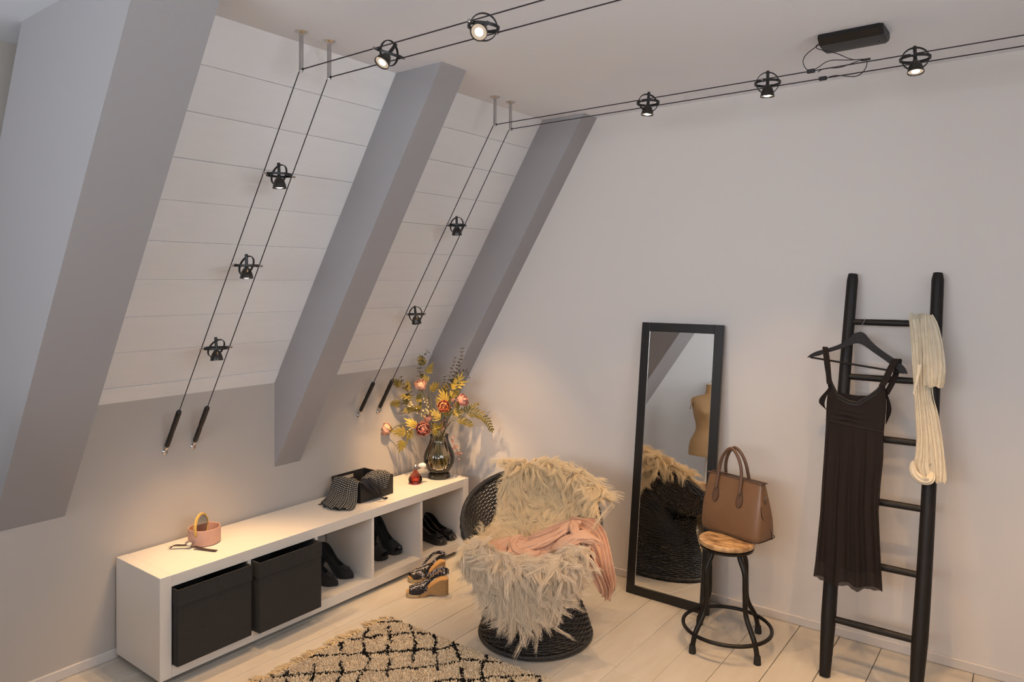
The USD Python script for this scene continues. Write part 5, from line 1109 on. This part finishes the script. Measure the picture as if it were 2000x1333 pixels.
# the back panel showing at the two armholes
for pts in ([[(2.395, -0.185, 1.16), (2.392, -0.19, 1.14)], [(2.376, -0.185, 1.11), (2.385, -0.19, 1.10)], [(2.352, -0.188, 1.068), (2.375, -0.19, 1.055)], [(2.372, -0.190, 1.048), (2.390, -0.19, 1.03)]],
            [[(2.612, -0.180, 1.15), (2.605, -0.18, 1.14)], [(2.622, -0.18, 1.10), (2.612, -0.18, 1.09)], [(2.630, -0.185, 1.06), (2.612, -0.185, 1.04)], [(2.618, -0.19, 1.028), (2.610, -0.19, 1.00)]]):
    V = np.stack([spline(np.array([r[j] for r in pts]), 16) for j in (0, 1)], 1); part(t, 'armhole_panel', sheet(V, 0.003), 'dress_cloth', smooth=True)

# ------------------------------------------------------------------ cream scarf on the ladder
look('scarf_cream', (0.78, 0.69, 0.53), 0.9, color2=(0.72, 0.63, 0.48), scale=30, trans=0.15)
t = thing('cream_scarf', 'long crinkled cream scarf draped over the right end of the top rung', 'scarf', (2.74, -0.12, 1.42))
def ladder_y(z): return -0.386 + (z / 1.618) * 0.340
def hanging(rows, off, n, m, np_, amp, seed):
    """rows: (z, x left, x right) down the ladder's slope, off in front of it"""
    R = np.array(rows); z = spline(R[:, :1], n)[:, 0] if False else np.interp(np.linspace(0, 1, n), np.linspace(0, 1, len(R)), R[:, 0])
    o = np.argsort(R[:, 0]); l = PchipInterpolator(R[o, 0], R[o, 1])(z); r = PchipInterpolator(R[o, 0], R[o, 2])(z)
    u = np.linspace(0, 1, m)[None]; v = np.linspace(0, 1, n)[:, None]
    x = l[:, None] + (r - l)[:, None] * u; ph = 2 * PI * np_ * (u + 0.035 * np.sin(2 * PI * (1.1 * v + u) + seed)) + seed
    d = np.sin(ph) + 0.5 * np.sin(2.6 * ph + 1.3 + 4 * v) + 0.25 * np.sin(7 * ph + 9 * v)
    y = ladder_y(z)[:, None] - off - amp * d * (0.55 + 0.45 * v) - 0.012 * np.sin(PI * u)
    return np.stack([x, y, np.broadcast_to(z[:, None], x.shape) + 0.003 * np.sin(ph * .5)], -1)
OV = [(1.4335, 2.680, 2.765), (1.425, 2.681, 2.768)]
A = hanging([(1.432, 2.682, 2.764), (1.365, 2.690, 2.775), (1.274, 2.698, 2.778), (1.154, 2.708, 2.775), (1.055, 2.715, 2.796), (0.958, 2.722, 2.812), (0.90, 2.721, 2.820), (0.86, 2.716, 2.826), (0.828, 2.722, 2.829), (0.808, 2.745, 2.825)], 0.022, 110, 64, 5.0, 0.0055, 1.0)
part(t, 'long_fall', sheet(A, 0.0012), 'scarf_cream', smooth=True)
Bk = A[:40].copy(); Bk[..., 1] = 2 * ladder_y(Bk[..., 2]) - Bk[..., 1] + 0.004; Bk[..., 1] = np.minimum(Bk[..., 1], -0.012 + 0 * Bk[..., 1])
sad = np.stack([A[0] * (1 - k) + Bk[0] * k + np.array([0, 0, 0.0165]) * math.sin(PI * k) for k in np.linspace(0, 1, 9)])
part(t, 'over_rung', sheet(sad, 0.0012), 'scarf_cream', smooth=True)
part(t, 'back_fall', sheet(Bk, 0.0012), 'scarf_cream', smooth=True)
Bf = hanging([(1.452, 2.735, 2.768), (1.42, 2.728, 2.786), (1.36, 2.732, 2.802), (1.30, 2.738, 2.812), (1.23, 2.742, 2.818), (1.185, 2.744, 2.816), (1.168, 2.748, 2.812)], 0.044, 60, 40, 3.5, 0.0055, 2.4)
part(t, 'short_fall', sheet(Bf, 0.0012), 'scarf_cream', smooth=True)
fp = spline([A[-30, 1] + (-.002, -.010, 0), A[-20, 1] + (-.004, -.014, 0), A[-9, 2] + (-.002, -.018, 0), A[-3, 10] + (0, -.020, .002), A[-4, 26] + (0, -.018, .006), A[-14, 34] + (0, -.014, 0), A[-30, 34] + (0, -.010, 0)], 70)
tg = np.gradient(fp, axis=0); tg /= np.linalg.norm(tg, axis=1, keepdims=True); sd_ = np.cross(tg, (0, 1, 0)); sd_ /= np.linalg.norm(sd_, axis=1, keepdims=True)
a_ = np.linspace(0, 2 * PI, 36, endpoint=False); kk = np.linspace(0, 1, 70)[:, None]
rad = 0.0125 * (0.9 + 0.30 * np.sin(a_[None] * 6 + 2.5 * kk) + 0.12 * np.sin(a_[None] * 11 - 4 * kk)) * np.sqrt(np.sin(np.clip(kk * PI, 0.05, PI - 0.05)))
part(t, 'bottom_fold', loft(fp[:, None] + rad[..., None] * (np.cos(a_)[None, :, None] * sd_[:, None] * 1.15 + 0.55 * np.sin(a_)[None, :, None] * np.array([0, 1.0, 0]))), 'scarf_cream', smooth=True)
part(t, 'loose_end', [sheet(np.stack([spline([(2.728, -0.205, 1.255), (2.722, -0.215, 1.20), (2.712, -0.222, 1.14)], 12), spline([(2.742, -0.207, 1.255), (2.732, -0.218, 1.20), (2.718, -0.222, 1.135)], 12)], 1), 0.002)], 'scarf_cream', smooth=True)
